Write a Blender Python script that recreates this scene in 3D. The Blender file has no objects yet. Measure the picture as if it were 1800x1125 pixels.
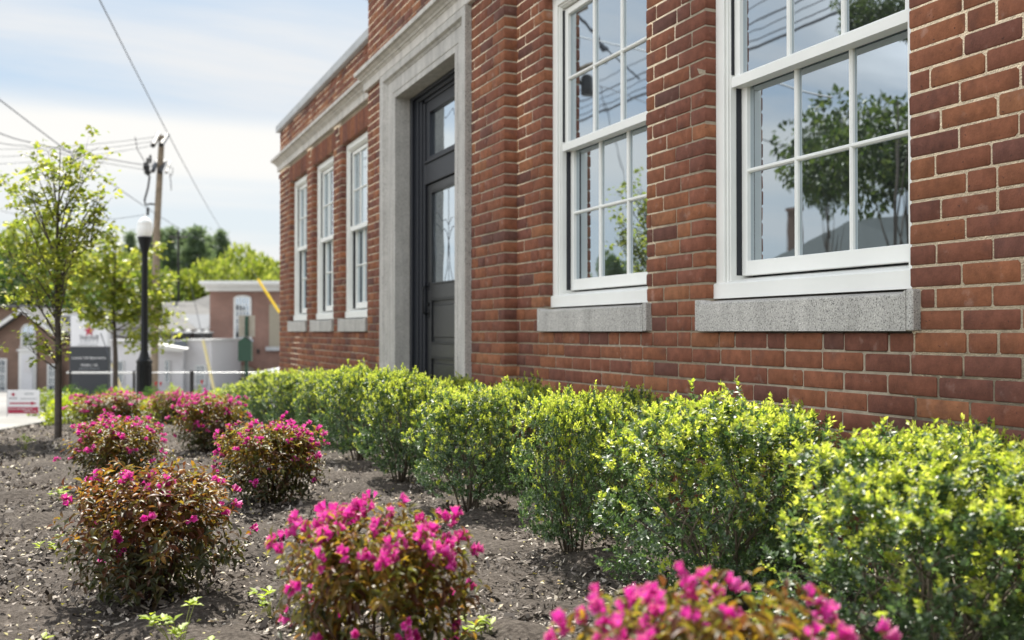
import bpy, math, random
import numpy as np
from mathutils import Vector, Matrix
rng = np.random.default_rng(7)
random.seed(7)
scene = bpy.context.scene
COL = scene.collection
# ------------------------------------------------------------------ camera, world, sun, exposure
TH = math.radians(23.2); PH = math.radians(0.67); HC = 0.8
cam_d = bpy.data.cameras.new('camera'); cam = bpy.data.objects.new('camera', cam_d); COL.objects.link(cam)
cam.location = (0, 0, HC); cam.rotation_euler = (math.radians(90) + PH, 0, -TH)
cam_d.sensor_width = 36; cam_d.lens = 35.0; cam_d.clip_start = 0.05; cam_d.clip_end = 3000
cam_d.dof.use_dof = True; cam_d.dof.focus_distance = 3.3; cam_d.dof.aperture_fstop = 3.0
scene.camera = cam
SUN_EL = 56.0; SUN_AZ = 7.0
world = bpy.data.worlds.new('World'); scene.world = world; world.use_nodes = True
def build_world():
    nt = world.node_tree; N = nt.nodes; L = nt.links; N.clear()
    out = N.new('ShaderNodeOutputWorld'); bg = N.new('ShaderNodeBackground'); bg.inputs[1].default_value = 0.10
    sky = N.new('ShaderNodeTexSky'); sky.sky_type = 'NISHITA'; sky.sun_disc = False
    sky.sun_elevation = math.radians(SUN_EL); sky.sun_rotation = math.radians(SUN_AZ)
    sky.air_density = 1.0; sky.dust_density = 1.6; sky.ozone_density = 1.2
    tc = N.new('ShaderNodeTexCoord'); sep = N.new('ShaderNodeSeparateXYZ'); L.new(tc.outputs['Generated'], sep.inputs[0])
    def m(op, a, b=None, clamp=False):
        n = N.new('ShaderNodeMath'); n.operation = op; n.use_clamp = clamp
        for i, v in enumerate((a, b)):
            if v is None: continue
            if isinstance(v, (int, float)): n.inputs[i].default_value = v
            else: L.new(v, n.inputs[i])
        return n.outputs[0]
    z = m('MAXIMUM', sep.outputs[2], 0.0); den = m('ADD', z, 0.16)
    cx = m('DIVIDE', sep.outputs[0], den); cy = m('DIVIDE', sep.outputs[1], den)
    cmb = N.new('ShaderNodeCombineXYZ'); L.new(cx, cmb.inputs[0]); L.new(cy, cmb.inputs[1])
    mp = N.new('ShaderNodeMapping'); L.new(cmb.outputs[0], mp.inputs[0])
    mp.inputs['Rotation'].default_value = (0, 0, math.radians(24)); mp.inputs['Scale'].default_value = (0.55, 1.35, 1); mp.inputs['Location'].default_value = (3.1, 1.7, 0)
    nz = N.new('ShaderNodeTexNoise'); nz.inputs['Scale'].default_value = 1.0; nz.inputs['Detail'].default_value = 7; nz.inputs['Roughness'].default_value = .55
    nz.inputs['Distortion'].default_value = .35
    L.new(mp.outputs[0], nz.inputs['Vector'])
    mr = N.new('ShaderNodeMapRange'); mr.interpolation_type = 'SMOOTHSTEP'; L.new(nz.outputs[0], mr.inputs[0])
    mr.inputs[1].default_value = .36; mr.inputs[2].default_value = .66; mr.inputs[3].default_value = 0; mr.inputs[4].default_value = 1.0
    # bright low bank of cloud above the horizon
    bank = N.new('ShaderNodeMapRange'); bank.interpolation_type = 'SMOOTHSTEP'
    wob = m('ADD', z, m('MULTIPLY', m('SUBTRACT', nz.outputs[0], .5), .10))
    L.new(wob, bank.inputs[0]); bank.inputs[1].default_value = .215; bank.inputs[2].default_value = .185
    bank.inputs[3].default_value = 0; bank.inputs[4].default_value = 1
    bank2 = N.new('ShaderNodeMapRange'); bank2.interpolation_type = 'SMOOTHSTEP'
    L.new(wob, bank2.inputs[0]); bank2.inputs[1].default_value = .10; bank2.inputs[2].default_value = .165; bank2.inputs[3].default_value = .42
    bk = m('MULTIPLY', bank.outputs[0], bank2.outputs[0])
    def mixc(f, a, b):
        n = N.new('ShaderNodeMix'); n.data_type = 'RGBA'
        for k, v in ((0, f), (6, a), (7, b)):
            if isinstance(v, (tuple, float)): n.inputs[k].default_value = v
            else: L.new(v, n.inputs[k])
        return n.outputs[2]
    veil = mixc(.80, sky.outputs[0], (2.25, 2.85, 3.40, 1.0))          # thin high veil over the blue
    c1 = mixc(mr.outputs[0], veil, (4.15, 4.2, 4.25, 1.0))            # streaky white cloud
    c2 = mixc(bk, c1, (4.75, 4.7, 4.55, 1.0))                           # low bank
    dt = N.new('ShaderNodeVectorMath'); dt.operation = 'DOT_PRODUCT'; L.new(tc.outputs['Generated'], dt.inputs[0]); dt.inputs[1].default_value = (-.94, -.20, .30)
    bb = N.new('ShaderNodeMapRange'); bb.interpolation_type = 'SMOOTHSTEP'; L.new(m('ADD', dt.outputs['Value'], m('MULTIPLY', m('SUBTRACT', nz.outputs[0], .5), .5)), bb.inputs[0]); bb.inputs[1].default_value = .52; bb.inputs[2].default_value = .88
    c3 = mixc(bb.outputs[0], c2, (10.0, 10.3, 10.7, 1.0))              # unseen bright cloud patch, added over the street to light the shaded facade
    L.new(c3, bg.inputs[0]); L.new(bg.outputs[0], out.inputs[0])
build_world()
sd = bpy.data.lights.new('sun', 'SUN'); sd.energy = 5.0; sd.angle = math.radians(0.6); sd.color = (1.0, .95, .86)
sun = bpy.data.objects.new('sun', sd); COL.objects.link(sun)
_e, _a = math.radians(SUN_EL), math.radians(SUN_AZ)
sun.rotation_euler = Vector((math.sin(_a)*math.cos(_e), math.cos(_a)*math.cos(_e), math.sin(_e))).to_track_quat('Z', 'Y').to_euler()
sun.location = (0, 0, 20)
vs = scene.view_settings; vs.view_transform = 'Standard'; vs.look = 'None'; vs.gamma = 1; vs.exposure = 1.08; vs.use_curve_mapping = False
scene.cycles.max_bounces = 8; scene.cycles.transparent_max_bounces = 8; scene.cycles.use_denoising = True
scene.cycles.sample_clamp_indirect = 6

# ------------------------------------------------------------------ frames of reference
_F = np.array((math.sin(TH)*math.cos(PH), math.cos(TH)*math.cos(PH), math.sin(PH)))
_R = np.array((math.cos(TH), -math.sin(TH), 0.0)); _U = np.cross(_R, _F)
def at(px, py, f):                       # the world point seen at photo pixel px, py at f metres
    return np.array((0, 0, HC)) + f*(_F + (px-900)/1750*_R + (562.5-py)/1750*_U)
def ru(r, u, z=0.0):                     # right / forward of the camera's stand -> world
    return np.array((r*math.cos(TH)+u*math.sin(TH), -r*math.sin(TH)+u*math.cos(TH), z))
_gu = [-400, 0, 4, 5, 7, 8, 10, 14, 16, 28, 49, 60, 100, 1200]
_gz = [0.02, .0, .0, -.01, -.05, -.08, -.17, -.40, -.60, -1.07, -2.15, -2.4, -1.5, 6]
def gz(x, y):
    u = x*math.sin(TH)+y*math.cos(TH); return np.interp(u, _gu, _gz)
def onground(px, u):                     # point of the ground under photo column px at distance u
    r = (px-900)/1750*u; p = ru(r, u); p[2] = gz(p[0], p[1]); return p

# ------------------------------------------------------------------ object helpers
def tag(o, label=None, cat=None, group=None, kind=None):
    if label: o['label'] = label
    if cat: o['category'] = cat
    if group: o['group'] = group
    if kind: o['kind'] = kind
    return o
def thing(name, loc, label, cat, group=None, rot=0.0):
    o = bpy.data.objects.new(name, None); COL.objects.link(o); o.location = loc; o.rotation_euler = (0, 0, rot)
    o.empty_display_size = .2
    return tag(o, label, cat, group)
def link(name, me, parent=None, loc=None):
    o = bpy.data.objects.new(name, me); COL.objects.link(o)
    if parent: o.parent = parent
    if loc is not None: o.location = loc
    return o
def copy_tree(o, parent=None):
    c = o.copy(); COL.objects.link(c); c.parent = parent
    for ch in list(o.children): copy_tree(ch, c)
    return c
def mesh_np(name, V, F, mi, mats, smooth=False):
    """V (n,3); F list of int arrays (k,3) or (k,4); mi list of material indices per array"""
    me = bpy.data.meshes.new(name)
    V = np.asarray(V, np.float32)
    nl = sum(f.size for f in F); nf = sum(len(f) for f in F)
    me.vertices.add(len(V)); me.vertices.foreach_set('co', V.ravel())
    me.loops.add(nl); me.polygons.add(nf)
    me.loops.foreach_set('vertex_index', np.concatenate([f.ravel() for f in F]).astype(np.int32))
    tot = np.concatenate([np.full(len(f), f.shape[1], np.int32) for f in F])
    st = np.concatenate(([0], np.cumsum(tot)[:-1])).astype(np.int32)
    me.polygons.foreach_set('loop_start', st); me.polygons.foreach_set('loop_total', tot)
    m2 = np.concatenate([np.broadcast_to(np.asarray(m, np.int32), (len(f),)) for f, m in zip(F, mi)]).astype(np.int32)
    me.polygons.foreach_set('material_index', m2)
    if smooth: me.polygons.foreach_set('use_smooth', np.ones(nf, bool))
    for m in mats: me.materials.append(m)
    me.update(calc_edges=True); me.validate()
    return me
class MB:
    def __init__(s): s.v = []; s.f = []; s.m = []
    def add(s, vs, fs, m=0):
        b = len(s.v); s.v += [tuple(map(float, p)) for p in vs]; s.f += [tuple(b+i for i in f) for f in fs]; s.m += [m]*len(fs)
    def box(s, x0, x1, y0, y1, z0, z1, m=0, bev=0.0):
        if x0 > x1: x0, x1 = x1, x0
        if y0 > y1: y0, y1 = y1, y0
        if z0 > z1: z0, z1 = z1, z0
        b = min(bev, (x1-x0)*.4, (y1-y0)*.4, (z1-z0)*.4)
        if b <= 0:
            s.add([(x0,y0,z0),(x1,y0,z0),(x1,y1,z0),(x0,y1,z0),(x0,y0,z1),(x1,y0,z1),(x1,y1,z1),(x0,y1,z1)],
                  [(0,3,2,1),(4,5,6,7),(0,1,5,4),(1,2,6,5),(2,3,7,6),(3,0,4,7)], m); return
        vs = []; 
        for zc, zi in ((z0, z0+b), (z1, z1-b)):
            for xc, xi in ((x0, x0+b), (x1, x1-b)):
                for yc, yi in ((y0, y0+b), (y1, y1-b)):
                    vs += [(xc, yi, zi), (xi, yc, zi), (xi, yi, zc)]
        def I(k, i, j, a): return ((k*2+i)*2+j)*3+a
        fs = [(I(0,0,0,0),I(1,0,0,0),I(1,0,1,0),I(0,0,1,0)), (I(0,1,0,0),I(0,1,1,0),I(1,1,1,0),I(1,1,0,0)),
              (I(0,0,0,1),I(0,1,0,1),I(1,1,0,1),I(1,0,0,1)), (I(0,0,1,1),I(1,0,1,1),I(1,1,1,1),I(0,1,1,1)),
              (I(0,0,0,2),I(0,0,1,2),I(0,1,1,2),I(0,1,0,2)), (I(1,0,0,2),I(1,1,0,2),I(1,1,1,2),I(1,0,1,2))]
        for i in (0, 1):
            for j in (0, 1): fs.append((I(0,i,j,0),I(0,i,j,1),I(1,i,j,1),I(1,i,j,0)))
        for k in (0, 1):
            for j in (0, 1): fs.append((I(k,0,j,1),I(k,0,j,2),I(k,1,j,2),I(k,1,j,1)))
            for i in (0, 1): fs.append((I(k,i,0,0),I(k,i,0,2),I(k,i,1,2),I(k,i,1,0)))
        for k in (0, 1):
            for i in (0, 1):
                for j in (0, 1): fs.append((I(k,i,j,0),I(k,i,j,1),I(k,i,j,2)))
        s.add(vs, fs, m)
    def prism(s, poly, axis, a, b, m=0):   # poly of 2-tuples in the two other axes (order x,y,z without axis)
        n = len(poly)
        def P(p, t):
            q = list(p); q.insert(axis, t); return q
        s.add([P(p, a) for p in poly]+[P(p, b) for p in poly],
              [tuple(range(n)), tuple(range(2*n-1, n-1, -1))]+[(i, (i+1) % n, n+(i+1) % n, n+i) for i in range(n)], m)
    def tube(s, pts, rad, n=8, m=0, cap=True):
        pts = [Vector(p) for p in pts]
        if isinstance(rad, (int, float)): rad = [rad]*len(pts)
        up = None; rings = []
        for i, p in enumerate(pts):
            t = (pts[min(i+1, len(pts)-1)]-pts[max(i-1, 0)])
            if t.length < 1e-9: t = Vector((0, 0, 1))
            t.normalize()
            if up is None: up = t.orthogonal().normalized()
            up = (up - t*up.dot(t)); up = up.normalized() if up.length > 1e-6 else t.orthogonal().normalized()
            w = t.cross(up)
            rings.append([p+(up*math.cos(a)+w*math.sin(a))*rad[i] for a in [2*math.pi*k/n for k in range(n)]])
        vs = [v for r in rings for v in r]; fs = []
        for i in range(len(rings)-1):
            for k in range(n): fs.append((i*n+k, i*n+(k+1) % n, (i+1)*n+(k+1) % n, (i+1)*n+k))
        if cap: fs += [tuple(range(n-1, -1, -1)), tuple((len(rings)-1)*n+k for k in range(n))]
        s.add(vs, fs, m)
    def lathe(s, prof, c=(0, 0, 0), n=20, m=0):
        vs = []; fs = []
        for r, z in prof:
            for k in range(n):
                a = 2*math.pi*k/n; vs.append((c[0]+r*math.cos(a), c[1]+r*math.sin(a), c[2]+z))
        for i in range(len(prof)-1):
            for k in range(n): fs.append((i*n+k, i*n+(k+1) % n, (i+1)*n+(k+1) % n, (i+1)*n+k))
        fs += [tuple(range(n-1, -1, -1)), tuple((len(prof)-1)*n+k for k in range(n))]
        s.add(vs, fs, m)
    def mesh(s, name, mats, smooth=False, off=(0, 0, 0)):
        me = bpy.data.meshes.new(name)
        me.from_pydata([(v[0]-off[0], v[1]-off[1], v[2]-off[2]) for v in s.v], [], s.f)
        for m in mats: me.materials.append(m)
        me.polygons.foreach_set('material_index', s.m)
        if smooth: me.polygons.foreach_set('use_smooth', [True]*len(s.f))
        me.update(); return me
    def obj(s, name, mats, parent=None, smooth=False, off=None):
        if not isinstance(mats, (list, tuple)): mats = [mats]
        if off is None: off = parent_off(parent)
        o = link(name, s.mesh(name, mats, smooth, off), parent)
        if smooth:
            try: o.data.set_sharp_from_angle(angle=math.radians(40))
            except Exception: pass
        return o
def parent_off(p):                       # geometry is written in world axes; children sit at their root's origin
    off = np.zeros(3)
    while p is not None:
        if p.type == 'EMPTY' and abs(p.rotation_euler.z) < 1e-9: off += np.array(p.location)
        p = p.parent
    return off
def instance(TV, TF, O, A, B, C):
    """template verts (t,3) placed N times: origin O, axes A,B,C (N,3) -> V, F"""
    TV = np.asarray(TV, float); TF = np.asarray(TF); n = len(O)
    V = O[:, None, :] + TV[None, :, 0:1]*A[:, None, :] + TV[None, :, 1:2]*B[:, None, :] + TV[None, :, 2:3]*C[:, None, :]
    F = TF[None] + (np.arange(n)*len(TV))[:, None, None]
    return V.reshape(-1, 3), F.reshape(-1, TF.shape[1])
def nrm(a): return a/np.maximum(np.linalg.norm(a, axis=-1, keepdims=True), 1e-9)
LEAF_V = [(0, 0, 0), (-.5, .42, .10), (0, .45, -.02), (.5, .42, .10), (0, 1, -.14)]
LEAF_F = [(0, 2, 1), (0, 3, 2), (1, 2, 4), (2, 3, 4)]
LOBE_V = [(0, 0, 0), (-.62, .35, .08), (-.28, .5, .03), (-.38, .85, .02), (0, 1.05, -.1), (.38, .85, .02), (.28, .5, .03), (.62, .35, .08)]
LOBE_F = [(0, 2, 1), (0, 4, 2), (2, 4, 3), (0, 6, 4), (6, 5, 4), (0, 7, 6)]
def leaves(P, D, up, L, W, tv=LEAF_V, tf=LEAF_F):
    D = nrm(D); X = nrm(np.cross(D, up)); Z = np.cross(X, D)
    return instance(tv, tf, P, X*W[:, None], D*L[:, None], Z*L[:, None])

# ------------------------------------------------------------------ materials
def mat(name):
    m = bpy.data.materials.new(name); m.use_nodes = True
    nt = m.node_tree; return m, nt, nt.nodes, nt.links, nt.nodes['Principled BSDF']
def flat(name, col, rough=.6, metal=0.0, var=.12, scale=8.0, bump=.0, bscale=60.0, spec=.5, emit=None):
    m, nt, N, L, b = mat(name)
    b.inputs['Roughness'].default_value = rough; b.inputs['Metallic'].default_value = metal
    b.inputs['Specular IOR Level'].default_value = spec
    tc = N.new('ShaderNodeTexCoord'); nz = N.new('ShaderNodeTexNoise'); nz.inputs['Scale'].default_value = scale; nz.inputs['Detail'].default_value = 5
    L.new(tc.outputs['Object'], nz.inputs['Vector'])
    r = N.new('ShaderNodeValToRGB'); L.new(nz.outputs[0], r.inputs[0])
    r.color_ramp.elements[0].position = .3; r.color_ramp.elements[1].position = .7
    r.color_ramp.elements[0].color = tuple(c*(1-var) for c in col)+(1,); r.color_ramp.elements[1].color = tuple(min(1, c*(1+var)) for c in col)+(1,)
    L.new(r.outputs[0], b.inputs['Base Color'])
    if bump > 0:
        n2 = N.new('ShaderNodeTexNoise'); n2.inputs['Scale'].default_value = bscale; n2.inputs['Detail'].default_value = 4
        L.new(tc.outputs['Object'], n2.inputs['Vector'])
        bp = N.new('ShaderNodeBump'); bp.inputs['Strength'].default_value = bump; bp.inputs['Distance'].default_value = .01
        L.new(n2.outputs[0], bp.inputs['Height']); L.new(bp.outputs[0], b.inputs['Normal'])
    if emit:
        b.inputs['Emission Color'].default_value = emit+(1,); b.inputs['Emission Strength'].default_value = 1
    return m
def leafmat(name, cols, trans=.35, rough=.35, spec=.5, tmul=2.2):
    m, nt, N, L, b = mat(name)
    g = N.new('ShaderNodeNewGeometry'); r = N.new('ShaderNodeValToRGB'); L.new(g.outputs['Random Per Island'], r.inputs[0])
    el = r.color_ramp.elements
    while len(el) < len(cols): el.new(.5)
    for i, c in enumerate(cols):
        el[i].position = i/(len(cols)-1); el[i].color = tuple(c)+(1,)
    L.new(r.outputs[0], b.inputs['Base Color']); b.inputs['Roughness'].default_value = rough; b.inputs['Specular IOR Level'].default_value = spec
    t = N.new('ShaderNodeBsdfTranslucent'); mx = N.new('ShaderNodeMixShader'); mx.inputs[0].default_value = trans
    mm = N.new('ShaderNodeMix'); mm.data_type = 'RGBA'; mm.blend_type = 'MULTIPLY'; mm.inputs[0].default_value = 1
    mm.inputs[7].default_value = (tmul, tmul*1.02, tmul*(.55 if 'blossom' not in name else 1), 1); mm.clamp_result = True
    L.new(r.outputs[0], mm.inputs[6]); L.new(mm.outputs[2], t.inputs[0])
    L.new(b.outputs[0], mx.inputs[1]); L.new(t.outputs[0], mx.inputs[2]); L.new(mx.outputs[0], N['Material Output'].inputs[0])
    return m
def brickmat():
    m, nt, N, L, b = mat('clay_brick')
    g = N.new('ShaderNodeNewGeometry'); r = N.new('ShaderNodeValToRGB'); L.new(g.outputs['Random Per Island'], r.inputs[0])
    cols = [(0, (.120, .056, .044)), (.10, (.150, .061, .044)), (.3, (.180, .069, .044)), (.55, (.200, .076, .045)), (.75, (.218, .084, .046)), (.9, (.240, .094, .047)), (1, (.270, .116, .058))]
    el = r.color_ramp.elements
    while len(el) < len(cols): el.new(.5)
    for i, (p, c) in enumerate(cols): el[i].position = p; el[i].color = c+(1,)
    tc = N.new('ShaderNodeTexCoord'); n1 = N.new('ShaderNodeTexNoise'); n1.inputs['Scale'].default_value = 22; n1.inputs['Detail'].default_value = 6; n1.inputs['Roughness'].default_value = .65
    L.new(tc.outputs['Object'], n1.inputs['Vector'])
    mr = N.new('ShaderNodeMapRange'); L.new(n1.outputs[0], mr.inputs[0]); mr.inputs[1].default_value = .3; mr.inputs[2].default_value = .7; mr.inputs[3].default_value = .72; mr.inputs[4].default_value = 1.25
    mx = N.new('ShaderNodeMix'); mx.data_type = 'RGBA'; mx.blend_type = 'MULTIPLY'; mx.inputs[0].default_value = 1
    L.new(r.outputs[0], mx.inputs[6]); L.new(mr.outputs[0], mx.inputs[7])
    # dark fired patches and pale lime bloom
    n2 = N.new('ShaderNodeTexNoise'); n2.inputs['Scale'].default_value = 9; n2.inputs['Detail'].default_value = 3; L.new(tc.outputs['Object'], n2.inputs['Vector'])
    r2 = N.new('ShaderNodeMapRange'); L.new(n2.outputs[0], r2.inputs[0]); r2.inputs[1].default_value = .58; r2.inputs[2].default_value = .75; r2.inputs[3].default_value = 0; r2.inputs[4].default_value = .55
    m2 = N.new('ShaderNodeMix'); m2.data_type = 'RGBA'; L.new(r2.outputs[0], m2.inputs[0]); L.new(mx.outputs[2], m2.inputs[6]); m2.inputs[7].default_value = (.085, .042, .036, 1)
    n3 = N.new('ShaderNodeTexNoise'); n3.inputs['Scale'].default_value = 14; n3.inputs['Detail'].default_value = 6; L.new(tc.outputs['Object'], n3.inputs['Vector'])
    mp3 = N.new('ShaderNodeMapping'); mp3.inputs['Location'].default_value = (5, 3, 1); L.new(tc.outputs['Object'], mp3.inputs[0]); L.new(mp3.outputs[0], n3.inputs['Vector'])
    r3 = N.new('ShaderNodeMapRange'); L.new(n3.outputs[0], r3.inputs[0]); r3.inputs[1].default_value = .62; r3.inputs[2].default_value = .80; r3.inputs[3].default_value = 0; r3.inputs[4].default_value = .5
    m3 = N.new('ShaderNodeMix'); m3.data_type = 'RGBA'; L.new(r3.outputs[0], m3.inputs[0]); L.new(m2.outputs[2], m3.inputs[6]); m3.inputs[7].default_value = (.42, .30, .25, 1)
    n5 = N.new('ShaderNodeTexNoise'); n5.inputs['Scale'].default_value = 1.7; n5.inputs['Detail'].default_value = 7; n5.inputs['Roughness'].default_value = .6; L.new(tc.outputs['Object'], n5.inputs['Vector'])
    r5 = N.new('ShaderNodeMapRange'); L.new(n5.outputs[0], r5.inputs[0]); r5.inputs[1].default_value = .3; r5.inputs[2].default_value = .7; r5.inputs[3].default_value = .80; r5.inputs[4].default_value = 1.16
    m5 = N.new('ShaderNodeMix'); m5.data_type = 'RGBA'; m5.blend_type = 'MULTIPLY'; m5.inputs[0].default_value = 1; L.new(m3.outputs[2], m5.inputs[6]); L.new(r5.outputs[0], m5.inputs[7])
    n6 = N.new('ShaderNodeTexNoise'); n6.inputs['Scale'].default_value = 75; n6.inputs['Detail'].default_value = 2; L.new(tc.outputs['Object'], n6.inputs['Vector'])
    r6 = N.new('ShaderNodeMapRange'); L.new(n6.outputs[0], r6.inputs[0]); r6.inputs[1].default_value = .68; r6.inputs[2].default_value = .74; r6.inputs[3].default_value = 0; r6.inputs[4].default_value = .8
    m6 = N.new('ShaderNodeMix'); m6.data_type = 'RGBA'; L.new(r6.outputs[0], m6.inputs[0]); L.new(m5.outputs[2], m6.inputs[6]); m6.inputs[7].default_value = (.07, .035, .028, 1)
    L.new(m6.outputs[2], b.inputs['Base Color']); b.inputs['Roughness'].default_value = .85; b.inputs['Specular IOR Level'].default_value = .25
    n4 = N.new('ShaderNodeTexNoise'); n4.inputs['Scale'].default_value = 140; n4.inputs['Detail'].default_value = 5; L.new(tc.outputs['Object'], n4.inputs['Vector'])
    bp = N.new('ShaderNodeBump'); bp.inputs['Strength'].default_value = .5; bp.inputs['Distance'].default_value = .003
    L.new(n4.outputs[0], bp.inputs['Height']); L.new(bp.outputs[0], b.inputs['Normal'])
    return m
def granitemat(name, base, dark, light, scale=240):
    m, nt, N, L, b = mat(name)
    tc = N.new('ShaderNodeTexCoord'); v = N.new('ShaderNodeTexNoise'); v.inputs['Scale'].default_value = scale; v.inputs['Detail'].default_value = 2; L.new(tc.outputs['Object'], v.inputs['Vector'])
    r = N.new('ShaderNodeValToRGB'); L.new(v.outputs[0], r.inputs[0]); e = r.color_ramp.elements
    e[0].position = .33; e[0].color = dark+(1,); e[1].position = .46; e[1].color = base+(1,)
    q = e.new(.6); q.color = base+(1,); q = e.new(.7); q.color = light+(1,)
    n2 = N.new('ShaderNodeTexNoise'); n2.inputs['Scale'].default_value = 7; n2.inputs['Detail'].default_value = 4; L.new(tc.outputs['Object'], n2.inputs['Vector'])
    mr = N.new('ShaderNodeMapRange'); L.new(n2.outputs[0], mr.inputs[0]); mr.inputs[1].default_value = .3; mr.inputs[2].default_value = .7; mr.inputs[3].default_value = .88; mr.inputs[4].default_value = 1.08
    mx = N.new('ShaderNodeMix'); mx.data_type = 'RGBA'; mx.blend_type = 'MULTIPLY'; mx.inputs[0].default_value = 1
    L.new(r.outputs[0], mx.inputs[6]); L.new(mr.outputs[0], mx.inputs[7])
    mp = N.new('ShaderNodeMapping'); mp.inputs['Scale'].default_value = (14, 14, .7); L.new(tc.outputs['Object'], mp.inputs[0])
    n3 = N.new('ShaderNodeTexNoise'); n3.inputs['Scale'].default_value = 1; n3.inputs['Detail'].default_value = 4; L.new(mp.outputs[0], n3.inputs['Vector'])
    m3 = N.new('ShaderNodeMapRange'); L.new(n3.outputs[0], m3.inputs[0]); m3.inputs[1].default_value = .42; m3.inputs[2].default_value = .68; m3.inputs[3].default_value = 1.03; m3.inputs[4].default_value = .80
    x3 = N.new('ShaderNodeMix'); x3.data_type = 'RGBA'; x3.blend_type = 'MULTIPLY'; x3.inputs[0].default_value = 1; L.new(mx.outputs[2], x3.inputs[6]); L.new(m3.outputs[0], x3.inputs[7]); L.new(x3.outputs[2], b.inputs['Base Color'])
    b.inputs['Roughness'].default_value = .7
    bp = N.new('ShaderNodeBump'); bp.inputs['Strength'].default_value = .4; bp.inputs['Distance'].default_value = .002
    L.new(v.outputs[0], bp.inputs['Height']); L.new(bp.outputs[0], b.inputs['Normal'])
    return m
def glassmat(name='window_glass', refl=.52, inner=(.012, .014, .016), wav=.004):
    m, nt, N, L, b = mat(name)
    b.inputs['Base Color'].default_value = inner+(1,); b.inputs['Roughness'].default_value = .2; b.inputs['Specular IOR Level'].default_value = .2
    gl = N.new('ShaderNodeBsdfGlossy'); gl.inputs['Roughness'].default_value = .004; gl.inputs['Color'].default_value = (.82, .92, 1, 1)
    tc = N.new('ShaderNodeTexCoord'); nz = N.new('ShaderNodeTexNoise'); nz.inputs['Scale'].default_value = 3.5; nz.inputs['Detail'].default_value = 1.5; L.new(tc.outputs['Object'], nz.inputs['Vector'])
    bp = N.new('ShaderNodeBump'); bp.inputs['Strength'].default_value = wav; bp.inputs['Distance'].default_value = .1
    L.new(nz.outputs[0], bp.inputs['Height']); L.new(bp.outputs[0], gl.inputs['Normal'])
    lw = N.new('ShaderNodeFresnel'); lw.inputs['IOR'].default_value = 1.5
    mr = N.new('ShaderNodeMapRange'); L.new(lw.outputs[0], mr.inputs[0]); mr.inputs[1].default_value = 0; mr.inputs[2].default_value = .4; mr.inputs[3].default_value = refl; mr.inputs[4].default_value = .85
    mx = N.new('ShaderNodeMixShader'); L.new(mr.outputs[0], mx.inputs[0]); L.new(b.outputs[0], mx.inputs[1]); L.new(gl.outputs[0], mx.inputs[2])
    L.new(mx.outputs[0], N['Material Output'].inputs[0]); return m
def farbrick(name, c1, c2, mortar, sc=1.0):
    m, nt, N, L, b = mat(name)
    tc = N.new('ShaderNodeTexCoord'); mp = N.new('ShaderNodeMapping'); L.new(tc.outputs['Object'], mp.inputs[0]); mp.inputs['Rotation'].default_value = (math.radians(90), 0, 0)
    bt = N.new('ShaderNodeTexBrick'); L.new(mp.outputs[0], bt.inputs[0]); bt.inputs['Scale'].default_value = 1; bt.inputs['Brick Width'].default_value = .22*sc; bt.inputs['Row Height'].default_value = .075*sc
    bt.inputs['Mortar Size'].default_value = .006*sc; bt.inputs['Color1'].default_value = c1+(1,); bt.inputs['Color2'].default_value = c2+(1,); bt.inputs['Mortar'].default_value = mortar+(1,)
    nz = N.new('ShaderNodeTexNoise'); nz.inputs['Scale'].default_value = .8; nz.inputs['Detail'].default_value = 6; L.new(tc.outputs['Object'], nz.inputs['Vector'])
    mr = N.new('ShaderNodeMapRange'); L.new(nz.outputs[0], mr.inputs[0]); mr.inputs[1].default_value = .3; mr.inputs[2].default_value = .7; mr.inputs[3].default_value = .8; mr.inputs[4].default_value = 1.15
    mx = N.new('ShaderNodeMix'); mx.data_type = 'RGBA'; mx.blend_type = 'MULTIPLY'; mx.inputs[0].default_value = 1
    L.new(bt.outputs[0], mx.inputs[6]); L.new(mr.outputs[0], mx.inputs[7]); L.new(mx.outputs[2], b.inputs['Base Color']); b.inputs['Roughness'].default_value = .9
    return m
def groundmat(name, cols, scales, bump=.6, bdist=.02, rough=.9):
    m, nt, N, L, b = mat(name)
    tc = N.new('ShaderNodeTexCoord'); last = None
    n1 = N.new('ShaderNodeTexNoise'); n1.inputs['Scale'].default_value = scales[0]; n1.inputs['Detail'].default_value = 8; n1.inputs['Roughness'].default_value = .7; L.new(tc.outputs['Object'], n1.inputs['Vector'])
    r = N.new('ShaderNodeValToRGB'); L.new(n1.outputs[0], r.inputs[0]); e = r.color_ramp.elements
    while len(e) < len(cols): e.new(.5)
    for i, c in enumerate(cols): e[i].position = .3+.4*i/(len(cols)-1); e[i].color = tuple(c)+(1,)
    n2 = N.new('ShaderNodeTexNoise'); n2.inputs['Scale'].default_value = scales[1]; n2.inputs['Detail'].default_value = 4; L.new(tc.outputs['Object'], n2.inputs['Vector'])
    mr = N.new('ShaderNodeMapRange'); L.new(n2.outputs[0], mr.inputs[0]); mr.inputs[1].default_value = .3; mr.inputs[2].default_value = .7; mr.inputs[3].default_value = .75; mr.inputs[4].default_value = 1.2
    mx = N.new('ShaderNodeMix'); mx.data_type = 'RGBA'; mx.blend_type = 'MULTIPLY'; mx.inputs[0].default_value = 1
    L.new(r.outputs[0], mx.inputs[6]); L.new(mr.outputs[0], mx.inputs[7]); L.new(mx.outputs[2], b.inputs['Base Color']); b.inputs['Roughness'].default_value = rough
    b.inputs['Specular IOR Level'].default_value = .2
    bp = N.new('ShaderNodeBump'); bp.inputs['Strength'].default_value = bump; bp.inputs['Distance'].default_value = bdist
    L.new(n1.outputs[0], bp.inputs['Height']); L.new(bp.outputs[0], b.inputs['Normal']); return m

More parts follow.
